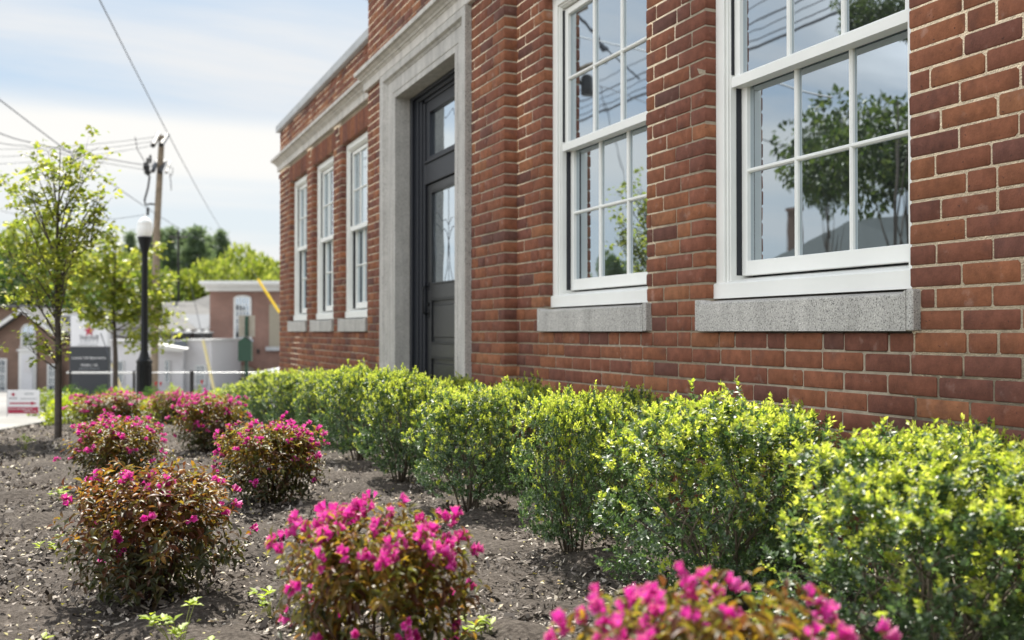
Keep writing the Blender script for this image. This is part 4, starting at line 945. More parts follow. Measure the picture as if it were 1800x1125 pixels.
# ------------------------------------------------------------------ far buildings, built square to the street
class Far:
    def __init__(s, name, px, u, label, cat, group=None):
        s.u = u; s.r0 = (px-900)/1750*u; w = ru(s.r0, u); s.z0 = float(gz(w[0], w[1])); s.o = thing(name, (w[0], w[1], s.z0), label, cat, group, -TH)
    def q(s, px, py, u=None):
        u = u or s.u; return ((px-900)/1750*u-s.r0, u-s.u, HC+(583-py)/1750*u-s.z0)
    def box(s, mb, px0, px1, py0, py1, u0, u1, m=0, bev=0.0):   # front face fixed by pixels at depth u0, back at u1
        a = s.q(px0, py1, u0); b = s.q(px1, py0, u0); mb.box(a[0], b[0], u0-s.u, u1-s.u, a[2], b[2], m, bev)
    def put(s, mb, name, mats, parent=None, smooth=False): return mb.obj(name, mats, parent or s.o, smooth, off=(0, 0, 0))
    def win(s, px0, px1, py0, py1, u, arch=False, cols=2, rows=2, name='window', shade=None, fw=None):
        a = s.q(px0, py1, u); b = s.q(px1, py0, u); w = fw or (b[0]-a[0])*.11; f = MB(); y = u-s.u
        x0, x1, z0, z1 = a[0], b[0], a[2], b[2]
        if arch:
            r = (x1-x0)/2; h = r*(1.0 if arch == 1 else .38); cx = (x0+x1)/2; zc = z1-h; n = 12
            for i in range(n):
                t0, t1 = math.pi*i/n, math.pi*(i+1)/n
                P = [(cx+r*math.cos(t0), zc+h*math.sin(t0)), (cx+r*math.cos(t1), zc+h*math.sin(t1)), (cx+(r-w)*math.cos(t1), zc+(h-w)*math.sin(t1)), (cx+(r-w)*math.cos(t0), zc+(h-w)*math.sin(t0))]
                f.prism(P, 1, y-.05, y+.03)
        else:
            zc = z1; f.box(x0+w, x1-w, y-.05, y+.03, z1-w, z1)
        f.box(x0, x0+w, y-.05, y+.03, z0, zc); f.box(x1-w, x1, y-.05, y+.03, z0, zc); f.box(x0-w*.4, x1+w*.4, y-.09, y+.03, z0-w*.9, z0)
        zm = z0+(zc-z0)*.52; f.box(x0+w, x1-w, y-.05, y+.03, zm-w*.35, zm+w*.35)
        for i in range(1, cols): x = x0+w+(x1-x0-2*w)*i/cols; f.box(x-w*.14, x+w*.14, y-.045, y+.0, z0, zm-w*.35); f.box(x-w*.14, x+w*.14, y-.045, y+.0, zm+w*.35, z1-w)
        for zz0, zz1 in ((z0, zm), (zm, zc)):
            for i in range(1, rows): z = zz0+(zz1-zz0)*i/rows; f.box(x0+w, x1-w, y-.044, y, z-w*.14, z+w*.14)
        fo = s.put(f, name, M['white_trim'])
        g = MB()
        if arch:
            P = [(cx+(r-w*.5)*math.cos(math.pi*i/12), zc+(h-w*.5)*math.sin(math.pi*i/12)) for i in range(13)]+[(x0+w*.5, z0), (x1-w*.5, z0)]
            g.prism(P, 1, y-.012, y-.004)
        else: g.box(x0+w*.5, x1-w*.5, y-.012, y-.004, z0, z1-w*.5)
        g.obj('pane', M['farglass'], fo, off=(0, 0, 0)); return fo
M['farglass'] = glassmat('far_window_glass', .25, (.03, .035, .045), .0)
M['brick_l'] = farbrick('mill_brick', (.15, .092, .068), (.19, .115, .085), (.22, .17, .14))
M['brick_r'] = farbrick('red_mill_brick', (.21, .115, .09), (.25, .135, .105), (.27, .21, .18))
M['clap'] = flat('white_clapboard', (.56, .55, .56), .6, var=.03)
M['siding'] = flat('pale_grey_siding', (.58, .58, .60), .6, var=.03)
M['metalroof'] = flat('pale_metal_roof', (.17, .168, .165), .95, var=.08, scale=1, spec=.05)
M['slate'] = flat('dark_slate_roof', (.075, .085, .10), .8, var=.15, scale=3)
M['tan'] = flat('tan_boarding', (.30, .27, .21), .8, var=.05)
# left mill with gable
b = Far('brick_mill', 47, 49, 'brown brick gabled mill with arched window and white door at the left', 'building')
mb = MB(); y0 = 0.0; d = 9.0
def Pq(px, py): a = b.q(px, py); return (a[0], a[2])
mb.prism([Pq(-55, 720), Pq(101, 720), Pq(101, 587), Pq(45, 549), Pq(-55, 620)], 1, 0, d); b.put(mb, 'wall', M['brick_l'])
mb = MB()
mb.prism([Pq(45, 540), Pq(45, 546.5), Pq(-62, 621), Pq(-62, 613)], 1, -.45, d+.2); mb.prism([Pq(45.1, 540), Pq(108, 583), Pq(108, 590), Pq(45.1, 546.5)], 1, -.45, d+.2); b.put(mb, 'roof', M['metalroof'])
mb = MB(); mb.prism([Pq(45, 542), Pq(45, 549), Pq(-60, 623), Pq(-60, 615)], 1, -.50, -.452); mb.prism([Pq(45.1, 542), Pq(107, 585), Pq(107, 592), Pq(45.1, 549)], 1, -.50, -.452); b.put(mb, 'gable_trim', M['white_trim'])
b.win(37, 63, 569, 608, 49, arch=1, cols=2, rows=2); b.win(-9, 13, 630, 686, 49, cols=2, rows=2); b.win(84, 106, 640, 688, 48.9, cols=2, rows=2)
mb = MB(); b.box(mb, 33, 63, 617, 686, 48.88, 49.02); 
x0, z1 = b.q(32, 617)[0], b.q(32, 617)[2]; x1 = b.q(64, 617)[0]; cx = (x0+x1)/2
mb.prism([(cx+(x1-x0)/2*math.cos(math.pi*i/10), z1+.16*math.sin(math.pi*i/10)) for i in range(11)], 1, -.2, .02)
dd = b.put(mb, 'door_frame', M['white_trim']); mb = MB(); b.box(mb, 38, 58, 624, 686, 48.82, 48.87); ddd = b.put(mb, 'door', M['siding'], dd)
mb = MB(); b.box(mb, 42.5, 54, 630, 655, 48.79, 48.815); b.put(mb, 'door_panel', M['clap'], dd)
mb = MB(); b.box(mb, 101.2, 123, 612, 720, 49.3, 56); b.box(mb, 97, 126, 609, 612.2, 49.0, 56); b.put(mb, 'annex', M['brick_l'])
b = Far('brick_block', 0, 60, 'flat-topped brown brick block rising behind the gabled mill at the far left', 'building')
mb = MB(); b.box(mb, -70, 46, 540, 700, 60, 70); b.put(mb, 'wall', M['brick_l']); mb = MB(); b.box(mb, -72, 48, 535.5, 540, 59.7, 70.2); b.put(mb, 'roof_edge', M['metalroof'])
b = Far('grey_roofed_hall', 120, 62, 'low hall with a broad pale grey roof, right of the gabled mill', 'building')
mb = MB(); b.box(mb, 50, 205, 560, 700, 62, 74); b.put(mb, 'wall', M['siding'])
mb = MB(); a = b.q(48, 562, 61.6); c = b.q(207, 562, 61.6); e = b.q(52, 537, 68); g = b.q(203, 537, 68); a2 = b.q(48, 562, 61.6); 
mb.add([a, c, g, e, (a[0], 13.0, a[2]), (c[0], 13.0, c[2])], [(0, 1, 2, 3), (3, 2, 5, 4), (0, 3, 4), (1, 5, 2), (0, 4, 5, 1)]); b.put(mb, 'roof', M['metalroof'])
b = Far('pale_sided_building', 150, 51.5, 'pale grey sided building with a dark square window standing behind the tall sign', 'building')
mb = MB(); b.box(mb, 101, 192, 556, 720, 51.5, 58); b.box(mb, 99, 196, 552.5, 556, 51.2, 58.2); b.put(mb, 'wall', M['siding']); b.win(104, 122, 577, 604, 51.5, cols=1, rows=1)
# white clapboard building
b = Far('white_clapboard_building', 290, 46, 'low white clapboard building with sloping porch eave, between the lamp and the brick block', 'building')
mb = MB(); b.box(mb, 188, 268, 600, 715, 46.4, 54); b.box(mb, 268, 322, 599, 715, 46.6, 54); b.box(mb, 322, 372, 598.5, 715, 46.9, 54); b.box(mb, 186, 252, 597, 600.5, 46.1, 54.1)
for k in range(26): z = 612+k*3.6; b.box(mb, 268, 322, z, z+.45, 46.57, 46.6); b.box(mb, 322, 370, z-6, z-5.55, 46.87, 46.9)
b.put(mb, 'wall', M['clap'])
mb = MB(); mb.add([b.q(276, 606, 45.4), b.q(331, 613.5, 45.4), b.q(319, 619, 45.6), b.q(276, 615.5, 45.6), b.q(276, 600, 46.6), b.q(331, 610.5, 46.6), b.q(319, 619, 46.58), b.q(276, 615.5, 46.58)], [(0, 1, 2, 3), (0, 4, 5, 1), (3, 2, 6, 7), (0, 3, 7, 4), (1, 5, 6, 2), (4, 7, 6, 5)]); b.put(mb, 'porch_eave', M['white_trim'])
mb = MB(); b.box(mb, 281, 328, 599.5, 612.5, 46.52, 46.58); b.put(mb, 'dark_panel', M['slate'])  # plain dark panel on the wall behind the porch eave
mb = MB(); b.box(mb, 322, 373, 596, 598.5, 46.7, 54.1); b.put(mb, 'roof_edge', M['white_trim'])
mb = MB(); b.box(mb, 186, 374, 597.5, 598.4, 47.2, 54.0); b.put(mb, 'roof', M['roofing'])
b.win(206, 218, 634, 673, 46.38, cols=1, rows=1); b.win(290, 299, 633, 672, 46.55, cols=1, rows=1); b.win(343, 363, 641, 675, 46.85, cols=2, rows=2)
mb = MB(); b.box(mb, 365, 371, 662, 690, 46.6, 46.88); b.put(mb, 'meter_box', M['metal'])
uv = ['leftmost dark rooftop cooling unit, half hidden by the second sapling', 'narrow dark rooftop cooling unit, second from the left', 'squarish dark rooftop cooling unit, third from the left', 'widest dark rooftop cooling unit at the right end of the row']
for i, (p0, p1) in enumerate(((283, 293.5), (305, 312), (319, 335), (341, 366))):
    v = Far('rooftop_unit', (p0+p1)/2, 49, uv[i], 'air conditioner', 'cooling units on the flat roof'); v.z0 = HC+(583-597.0)/1750*49; v.o.location.z = v.z0
    mb = MB(); v.box(mb, p0, p1, 585.5, 597, 49, 49.7); v.put(mb, 'casing', M['darkmetal'])
    mb = MB(); v.box(mb, p0-.6, p1+.6, 583, 585.4, 48.95, 49.75); n = max(1, round((p1-p0)/12))
    for k in range(n):
        x = v.q(p0+(p1-p0)*(k+.5)/n, 583)[0]; mb.lathe([(.13, 0), (.15, .03), (.12, .07), (.05, .10)], (x, .35, v.q(300, 583)[2]), 10)
    v.put(mb, 'top_cover', M['white_trim'])
b = Far('slate_roofed_house', 330, 58, 'house with a dark slate slope and pale hipped roof behind the white clapboard building', 'building')
mb = MB(); b.box(mb, 282, 376, 576, 700, 58, 66); b.put(mb, 'wall', M['siding'])
mb = MB(); mb.add([b.q(315, 552.5, 62), b.q(378, 552.5, 62), b.q(378, 578, 57.6), b.q(347, 578, 57.6), b.q(378, 578, 67), b.q(347, 578, 67)], [(0, 1, 2, 3), (0, 5, 4, 1), (0, 3, 5)]); b.put(mb, 'slate_slope', M['slate'])
mb = MB(); mb.add([b.q(280, 552.5, 62.05), b.q(314.9, 552.5, 62.05), b.q(347, 579, 57.5), b.q(274, 579, 57.5)], [(0, 1, 2, 3)]); mb.add([b.q(280, 552.7, 62.05), b.q(314.9, 552.7, 62.05), b.q(347, 579, 67.5), b.q(274, 579, 67.5)], [(0, 3, 2, 1)]); b.put(mb, 'roof', M['metalroof'])
b = Far('long_grey_roofed_building', 330, 68, 'long building with a pale grey roof stepping up to the right, behind the slate roof', 'building')
mb = MB(); b.box(mb, 270, 385, 552, 700, 68, 76); b.put(mb, 'wall', M['siding'])
mb = MB(); mb.add([b.q(268, 553.5, 67.6), b.q(388, 553.5, 67.6), b.q(388, 516, 72), b.q(368, 518.5, 72), b.q(338, 530, 72), b.q(274, 531, 72), b.q(268, 553.5, 76.5), b.q(388, 553.5, 76.5)], [(0, 1, 2, 3, 4, 5), (5, 4, 3, 2, 7, 6), (1, 7, 2), (0, 5, 6)]); b.put(mb, 'roof', M['metalroof'])
# brick block at the right of the background
b = Far('red_brick_block', 430, 52, 'red brick block with heavy white cornice and tall arched window, left of the building corner', 'building')
mb = MB(); b.box(mb, 368.5, 545, 511, 735, 52, 66); b.put(mb, 'wall', M['brick_r'])
mb = MB(); b.box(mb, 349, 552, 493.5, 499, 50.9, 66.5); b.box(mb, 353, 550, 499, 503, 51.15, 66.4); b.box(mb, 360, 548, 503, 511.5, 51.6, 66.2)
b.put(mb, 'cornice', M['white_trim'])
b.win(411, 442, 519, 594, 51.97, arch=2, cols=4, rows=3, fw=.11)
mb = MB(); b.box(mb, 473, 500, 535, 609.5, 51.93, 52.02); bw = b.put(mb, 'boarded_window', M['tan']); mb = MB(); b.box(mb, 467, 503, 609.6, 616.5, 51.8, 52.02); b.put(mb, 'stone_sill', M['coping'], bw)
for p in (395, 453.5): mb = MB(); b.box(mb, p-1.8, p+1.8, 614, 621, 51.9, 52.01); b.put(mb, 'vent', M['darkmetal'])
mb = MB(); c0 = b.q(425, 652); r = 24/1750*52
mb.prism([(c0[0]+r*math.cos(math.pi*i/14), c0[2]+r*.42*math.sin(math.pi*i/14)) for i in range(15)]+[(c0[0]-r, -.3), (c0[0]+r, -.3)], 1, -.03, .02); b.put(mb, 'blocked_arch', M['tan'])
mb = MB()
for i in range(14):
    t0, t1 = math.pi*i/14, math.pi*(i+1)/14
    mb.prism([(c0[0]+R_*math.cos(t), c0[2]+R_*.42*math.sin(t)) for R_, t in ((r, t0), (r*1.13, t0), (r*1.13, t1), (r, t1))], 1, -.06, .02)
b.put(mb, 'brick_arch', farbrick('dark_arch_brick', (.16, .06, .045), (.19, .07, .05), (.2, .15, .12)))

# ------------------------------------------------------------------ street furniture
def lettering(txt, size, x, y, z, m, parent, width=None, name='lettering', depth=.003):
    cu = bpy.data.curves.new(name, 'FONT'); cu.body = txt; cu.size = size; cu.align_x = 'CENTER'; cu.align_y = 'CENTER'; cu.extrude = depth; cu.resolution_u = 3
    tmp = bpy.data.objects.new('t', cu); COL.objects.link(tmp); dg = bpy.context.evaluated_depsgraph_get(); dg.update()
    me = bpy.data.meshes.new_from_object(tmp.evaluated_get(dg)); bpy.data.objects.remove(tmp); bpy.data.curves.remove(cu)
    co = np.empty(len(me.vertices)*3, np.float32); me.vertices.foreach_get('co', co); co = co.reshape(-1, 3)
    s = 1.0
    if width: s = width/max(1e-6, co[:, 0].max()-co[:, 0].min())
    co = np.stack([co[:, 0]*s+x, y-co[:, 2], co[:, 1]*(s if width else 1)+z], -1)
    me.vertices.foreach_set('co', co.ravel().astype(np.float32)); me.materials.clear(); me.materials.append(m); me.update()
    return link(name, me, parent)
def star(mb, cx, cz, r, y0, y1):
    P = [(cx+(r if i % 2 == 0 else r*.42)*math.sin(math.pi*i/5), cz+(r if i % 2 == 0 else r*.42)*math.cos(math.pi*i/5)) for i in range(10)]
    mb.prism(P, 1, y0, y1)
M['signdark'] = flat('charcoal_sign_panel', (.022, .026, .032), .45, var=.05); M['signwhite'] = flat('white_sign_panel', (.70, .70, .72), .45, var=.02)
M['red'] = flat('crimson_sign_paint', (.38, .012, .05), .45, var=.03); M['greytext'] = flat('grey_lettering', (.14, .14, .16), .5); M['whitetext'] = flat('white_lettering', (.75, .75, .75), .5)
M['palegrey'] = flat('pale_grey_lettering', (.32, .34, .36), .5)
s = Far('monument_sign', 156, 28, 'tall free-standing sign with a red star on white above a charcoal panel of white lettering', 'sign')
mb = MB(); s.box(mb, 122.5, 190, 609.5, 702, 28, 28.22, 0, .01); s.put(mb, 'lower_panel', M['signdark'])
mb = MB(); s.box(mb, 124, 189, 556, 609.2, 28.01, 28.21, 0, .01); s.put(mb, 'upper_panel', M['signwhite'])
mb = MB(); q = s.q(156.8, 582); star(mb, q[0], q[2], .155, -.012, .012); s.put(mb, 'red_star', M['red'])
k = 28/1750
q = s.q(156.5, 593); lettering('Starmill', .16, q[0], -.0, q[2], M['greytext'], s.o, width=33*k)
q = s.q(157, 600); lettering('L O F T S', .07, q[0], -.0, q[2], M['palegrey'], s.o, width=30*k)
q = s.q(154, 605.8); lettering('a luxury loft community', .05, q[0], -.0, q[2], M['palegrey'], s.o, width=35*k)
q = s.q(156.5, 629); lettering('Luxury Loft Apartments', .10, q[0], -.0, q[2], M['whitetext'], s.o, width=59*k)
q = s.q(157, 642); lettering('978-846-1 108', .08, q[0], -.0, q[2], M['whitetext'], s.o, width=29*k)
q = s.q(157, 647.5); lettering('www.starmilllofts.com', .06, q[0], -.0, q[2], M['palegrey'], s.o, width=35*k)
# yard sign
s = Far('yard_sign', 41, 14.0, 'small white yard sign on wire legs with a crimson arrow pointing right', 'sign'); k = 14.0/1750
mb = MB(); s.box(mb, 14, 70, 685.5, 727, 14.0, 14.012); s.put(mb, 'board', M['signwhite'])
for p in (13.5, 70): mb = MB(); a = s.q(p, 727, 14.006); mb.tube([(a[0], .006, -.05), (a[0], .006, s.q(13, 684)[2])], .006, 6); s.put(mb, 'wire_leg', M['metal'])
mb = MB(); s.box(mb, 14.5, 67.5, 715.5, 726.5, 13.994, 13.9995); s.put(mb, 'crimson_band', M['red'])
mb = MB(); s.box(mb, 17.5, 57, 707.6, 710, 13.994, 13.9995); a = s.q(57, 708.8); mb.prism([(a[0]-.01, a[2]-.026), (a[0]+.068, a[2]), (a[0]-.01, a[2]+.026)], 1, -.0062, -.0004); s.put(mb, 'arrow', M['red'])
mb = MB(); q = s.q(24, 693.3); star(mb, q[0], q[2], .034, -.006, -.0004); s.put(mb, 'red_star', M['red'])
q = s.q(24, 700); lettering('Starmill', .03, q[0], -.0, q[2], M['greytext'], s.o, width=13*k)
q = s.q(52, 692.5); lettering('NOW', .04, q[0], -.0, q[2], M['palegrey'], s.o, width=16*k); q = s.q(51, 701); lettering('LEASING APARTMENTS', .04, q[0], -.0, q[2], M['palegrey'], s.o, width=29*k)
q = s.q(37, 718.5); lettering('Luxury Loft Apartments', .04, q[0], -.008, q[2], M['whitetext'], s.o, width=42*k, depth=.0015); q = s.q(54, 723); lettering('978-846-1108', .04, q[0], -.008, q[2], M['whitetext'], s.o, width=22*k, depth=.0015)
# lamp post
s = Far('street_lamp', 254, 16, 'black fluted lamp post with a frosted white acorn globe', 'street lamp'); k = 16/1750
zt = s.q(254, 418)[2]; mb = MB(); zz = lambda py: s.q(254, py)[2]
mb.lathe([(.16, -.1), (.16, .06), (.13, .09), (.118, .14), (.115, zz(640)), (.125, zz(638)), (.125, zz(634)), (.10, zz(632)), (.078, zz(626)), (.058, zz(618)), (.054, zz(560)), (.047, zz(450)), (.050, zz(445)), (.072, zz(436)), (.10, zz(424)), (.115, zz(418)), (.10, zz(416))], (0, 0, 0), 18)
for i in range(10):
    a = 2*math.pi*i/10; mb.tube([(.114*math.cos(a), .114*math.sin(a), .16), (.114*math.cos(a), .114*math.sin(a), zz(642))], .011, 5)
s.put(mb, 'post', M['black'], smooth=True)
gm, nt, N, L, bs = mat('frosted_globe'); bs.inputs['Base Color'].default_value = (.85, .85, .84, 1); bs.inputs['Roughness'].default_value = .35; bs.inputs['Subsurface Weight'].default_value = .6; bs.inputs['Subsurface Radius'].default_value = (.1, .1, .1)
mb = MB(); mb.lathe([(.08, zz(417)), (.112, zz(412)), (.124, zz(404)), (.122, zz(399)), (.108, zz(393)), (.112, zz(392)), (.102, zz(389)), (.08, zz(386)), (.045, zz(383)), (.018, zz(381)), (.010, zz(377))], (0, 0, 0), 22); s.put(mb, 'globe', gm, smooth=True)
# utility pole
M['polewood'] = flat('weathered_pole_wood', (.22, .17, .12), .85, var=.25, scale=5)
s = Far('utility_pole', 272, 34, 'tall wooden utility pole with two crossarms and switch gear behind the lamp', 'utility pole')
P = lambda px, py, dy=0: s.q(px, py, s.u+dy)
mb = MB(); mb.tube([(s.q(271, 690)[0], 0, -.5), P(273, 500), P(275, 400), P(280, 300), P(283, 238)], [.135, .125, .115, .105, .095], 10); s.put(mb, 'pole', M['polewood'], smooth=True)
mb = MB()
def bar(a, b_, r, m=0): mb.tube([a, b_], r, 6, m)
bar(P(267.5, 255, -1.3), P(277.5, 235, .9), .085); bar(P(282, 254, -.9), P(293, 236, 1.2), .085)
bar(P(268, 300, -1.2), P(274, 282, .9), .07); bar(P(280, 302, -.9), P(288, 283, .9), .08); bar(P(291, 303, -.5), P(297, 284, .9), .045)
s.put(mb, 'crossarms', M['darkmetal'])
mb = MB()
for (px, py) in ((258, 292), (263, 287), (253, 300), (260, 308), (256, 306)): mb.lathe([(.02, 0), (.06, .04), (.03, .08), (.07, .13), (.03, .18), (.05, .24), (.02, .30)], P(px, py, -.2), 8)
def cable(pts, r=.018):
    mb.tube([P(*p) for p in pts], r, 5)
cable([(262, 290), (256, 296), (253, 304), (260, 309), (266, 300), (268, 288)], .025); cable([(262, 309), (259, 330), (253, 352), (255, 360), (264, 358), (272, 359)], .035); cable([(297, 303), (299, 318), (300, 334)], .014)
cable([(236, 240), (240, 262), (252, 282)], .014); cable([(292, 290), (303, 296), (302, 306), (298, 310)], .012); mb.lathe([(.03, 0), (.05, .1), (.05, .25), (.02, .3)], P(259, 379, -.2), 8)
s.put(mb, 'switch_gear', M['darkmetal'])
s = Far('slim_utility_pole', 314, 74, 'slim dark far pole standing in front of the pines', 'utility pole'); mb = MB(); a = s.q(313, 405); mb.tube([(0, 0, -.5), (a[0], 0, a[2])], .10, 7); s.put(mb, 'pole', M['darkmetal']); mb = MB(); mb.tube([(a[0]-.7, 0, a[2]-.5), (a[0]+.7, 0, a[2]-.5)], .06, 6); s.put(mb, 'crossarm', M['darkmetal'])
# wires
M['wire'] = flat('black_wire', (.05, .055, .07), .6)
def wire(pts, r, label, sag=0.0, nseg=24, name='overhead_wire'):
    P_ = [np.array(p) for p in pts]; out = []
    for i in range(len(P_)-1):
        for t in np.linspace(0, 1, nseg)[(1 if i else 0):]: out.append(P_[i]*(1-t)+P_[i+1]*t-np.array([0, 0, sag*4*t*(1-t)]))
    c = out[len(out)//2].copy(); mb = MB(); mb.tube([tuple(o-c) for o in out], r, 5); o = mb.obj(name, M['wire'], None, off=(0, 0, 0)); o.location = c
    tag(o, label, 'wire', 'overhead wires')
wire([at(120, -110, 14), at(420, 444, 86)], .011, 'steeper overhead wire running from the top edge down toward the far pale trees', .55)
wire([at(-130, 75, 16), at(418, 443, 86)], .013, 'shallower overhead wire running from the left edge past the utility pole toward the far trees', .75)
for i, (a, b_, lb) in enumerate((((278, 240), (-60, 262), 'topmost of the three thin wires running left from the upper crossarm of the pole'), ((272, 248), (-60, 276), 'middle of the three thin wires running left from the upper crossarm of the pole'), ((269, 256), (-60, 290), 'lowest of the three thin wires running left from the upper crossarm of the pole'))):
    wire([at(a[0], a[1], 34), at(b_[0], b_[1], 40)], .009, lb, .15)
wire([at(262, 376, 34), at(-60, 350, 40)], .009, 'thin wire leaving the pole at lamp globe height toward the left', .5)
wire([at(-40, 215, 22), at(44, 248, 27), at(268, 292, 33.8)], .014, 'dark wire at the left edge just above the near sapling', .05); wire([at(-40, 240, 22), at(44, 256, 27), at(268, 300, 33.8)], .009, 'thin dark wire at the left edge under the darker one', .05)
# yellow guy guards
def guy(a, b_, w1, label, px, m, rr):
    p = onground(px, b_[2]); c = np.array(at(*b_)); o = thing('guy_wire', c, label, 'guy wire'); 
    mb = MB(); mb.tube([at(*a), c], rr, 8); mb.obj('guard_tube', m, o, True); d = np.array(at(*a))-c; mb = MB(); mb.tube([np.array(at(*a)), np.array(at(*a))+d*w1], .012, 5); mb.obj('cable', M['wire'], o); mb = MB(); mb.tube([c, c-d*.35], .012, 5); mb.obj('anchor_rod', M['wire'], o)
M['yellow'] = flat('yellow_plastic', (.80, .52, .01), .4, var=.05); M['paleyellow'] = flat('faded_yellow_plastic', (.62, .52, .25), .5, var=.05)
guy((453.5, 491, 34), (491, 549, 33.4), .35, 'bright yellow guy wire guard slanting in front of the far brick block', 490, M['yellow'], .045)
guy((357, 598, 40), (376, 684, 39.5), 1.6, 'long faded yellow guy wire guard slanting in front of the white building', 376, M['paleyellow'], .055)
guy((197, 640, 24), (214, 686, 23.8), 1.2, 'short faded yellow guy wire guard right of the tall sign', 214, M['paleyellow'], .028)
# rail fence
s = Far('rail_fence', 300, 21, 'low galvanised single-rail fence running across behind the lamp post', 'fence'); mb = MB()
def R(px0, px1, py, r): a = s.q(px0, py); c = s.q(px1, py); mb.tube([a, c], r, 8)
R(118, 252, 655.3, .020); s.put(mb, 'rail', M['white_trim']); mb = MB(); R(252.3, 520, 655, .009); s.put(mb, 'thin_rail', M['metal'])
for px in (124, 236, 337.5, 470):
    a = s.q(px, 655); w = s.q(px, 660); zg = 0
    mb = MB(); mb.tube([(a[0], .0, -.15), (a[0], 0, a[2]+.04)], .045 if px == 337.5 else .03, 8); s.put(mb, 'post', M['darkmetal'])
# green waste-bag station
M['green'] = flat('dark_green_powder_coat', (.012, .055, .032), .4, var=.08)
s = Far('waste_bag_station', 433.5, 18, 'dark green pet waste bag station on a post beside the far end of the hedge', 'dispenser'); P = lambda px, py, dy=0: (lambda a: (a[0], a[1]+dy, a[2]))(s.q(px, py))
mb = MB(); a = s.q(433.5, 556); mb.box(-.028, .028, -.02, .02, -.2, a[2], 0, .004); s.put(mb, 'post', M['green'])
mb = MB(); l, r_, b0, t0, tm = s.q(422.5, 635)[0], s.q(445, 635)[0], s.q(433, 634.5)[2], s.q(433, 600)[2], s.q(433, 592)[2]
mb.prism([(l, b0), (r_, b0), (r_, t0), ((l+r_)/2, tm), (l, t0)], 1, -.14, -.022); s.put(mb, 'bag_box', M['green'])
mb = MB(); mb.add([((l+r_)/2, -.145, tm+.006), (r_+.02, -.145, t0-.008), (r_+.02, -.02, t0-.008), ((l+r_)/2, -.02, tm+.006)], [(0, 1, 2, 3)]); mb.add([((l+r_)/2, -.145, tm+.022), (r_+.02, -.145, t0+.008), (r_+.02, -.02, t0+.008), ((l+r_)/2, -.02, tm+.022)], [(0, 1, 2, 3)]); s.put(mb, 'box_lid', M['metal'])
mb = MB(); mb.box(s.q(419, 590)[0], s.q(447.5, 590)[0], .021, .026, s.q(430, 592)[2], s.q(430, 554.5)[2]); s.put(mb, 'sign_plate', flat('sign_back', (.36, .33, .28), .6))
mb = MB(); mb.box(s.q(424, 590)[0], s.q(449, 590)[0], -.1, -.0201, s.q(430, 668)[2], s.q(430, 664)[2]); s.put(mb, 'waste_can_rim', M['black'])
# parked white car
def car():
    u = 30.5; s = Far('parked_car', 500, u, 'white parked car whose bonnet shows between the hedge and the building corner', 'car')
    body = MB(); z = lambda py: s.q(500, py)[2]; x = lambda px: s.q(px, 600)[0]
    # side profile, nose to the left, extruded across its width
    x0 = x(438); g0 = 0.22
    prof = [(0, .42), (.02, .62), (.10, .72), (.55, .84), (1.05, .93), (1.75, 1.40), (2.5, 1.47), (3.3, 1.43), (3.95, 1.05), (4.35, .98), (4.42, .60), (4.38, .30), (.12, .28)]
    def sec(ins, yy): return [(x0+a+(ins if a < 2 else -ins)*.5, yy, zz_-ins*.35 if zz_ > .9 else zz_) for a, zz_ in prof]
    vs = []; ys_ = [(.18, 0), (.05, .12), (0, .5), (0, 1.3), (.05, 1.68), (.18, 1.8)]
    for ins, yy in ys_: vs += sec(ins, yy)
    n = len(prof); fs = []
    for i in range(len(ys_)-1):
        for k in range(n): fs.append((i*n+k, i*n+(k+1) % n, (i+1)*n+(k+1) % n, (i+1)*n+k))
    fs += [tuple(range(n)), tuple((len(ys_)-1)*n+k for k in range(n-1, -1, -1))]
    body.add(vs, fs); s.put(body, 'body', flat('white_car_paint', (.82, .83, .84), .2, var=.01), smooth=True)
    g = MB(); g.add([(x0+1.14, .14, .985), (x0+1.72, .20, 1.345), (x0+1.72, 1.6, 1.345), (x0+1.14, 1.66, .985)], [(0, 1, 2, 3)]); g.v = [(a-.03, b_, c+.03) for a, b_, c in g.v]; s.put(g, 'windscreen', M['farglass'])
    g = MB(); g.add([(x0+1.35, -.004, 1.0), (x0+1.80, .03, 1.33), (x0+3.2, .03, 1.33), (x0+3.7, -.004, 1.03)], [(0, 1, 2, 3)]); g.v = [(a, b_-.02, c) for a, b_, c in g.v]; s.put(g, 'side_window', M['farglass'])
    for xx in (.85, 3.55):
        for yy in (.02, 1.6):
            w = MB(); nn = 20; w.tube([(x0+xx, yy, .32), (x0+xx, yy+.2, .32)], .32, nn); wo = s.put(w, 'wheel', M['roofing'], smooth=True); h = MB(); h.tube([(x0+xx, yy-.01, .32), (x0+xx, yy+.21, .32)], .19, 14); h.obj('rim', M['metal'], wo, off=(0, 0, 0))
    for yy in (.15, 1.4): h = MB(); h.box(x0+.0, x0+.22, yy, yy+.28, .60, .72, 0, .03); s.put(h, 'headlight', M['farglass'])
car()

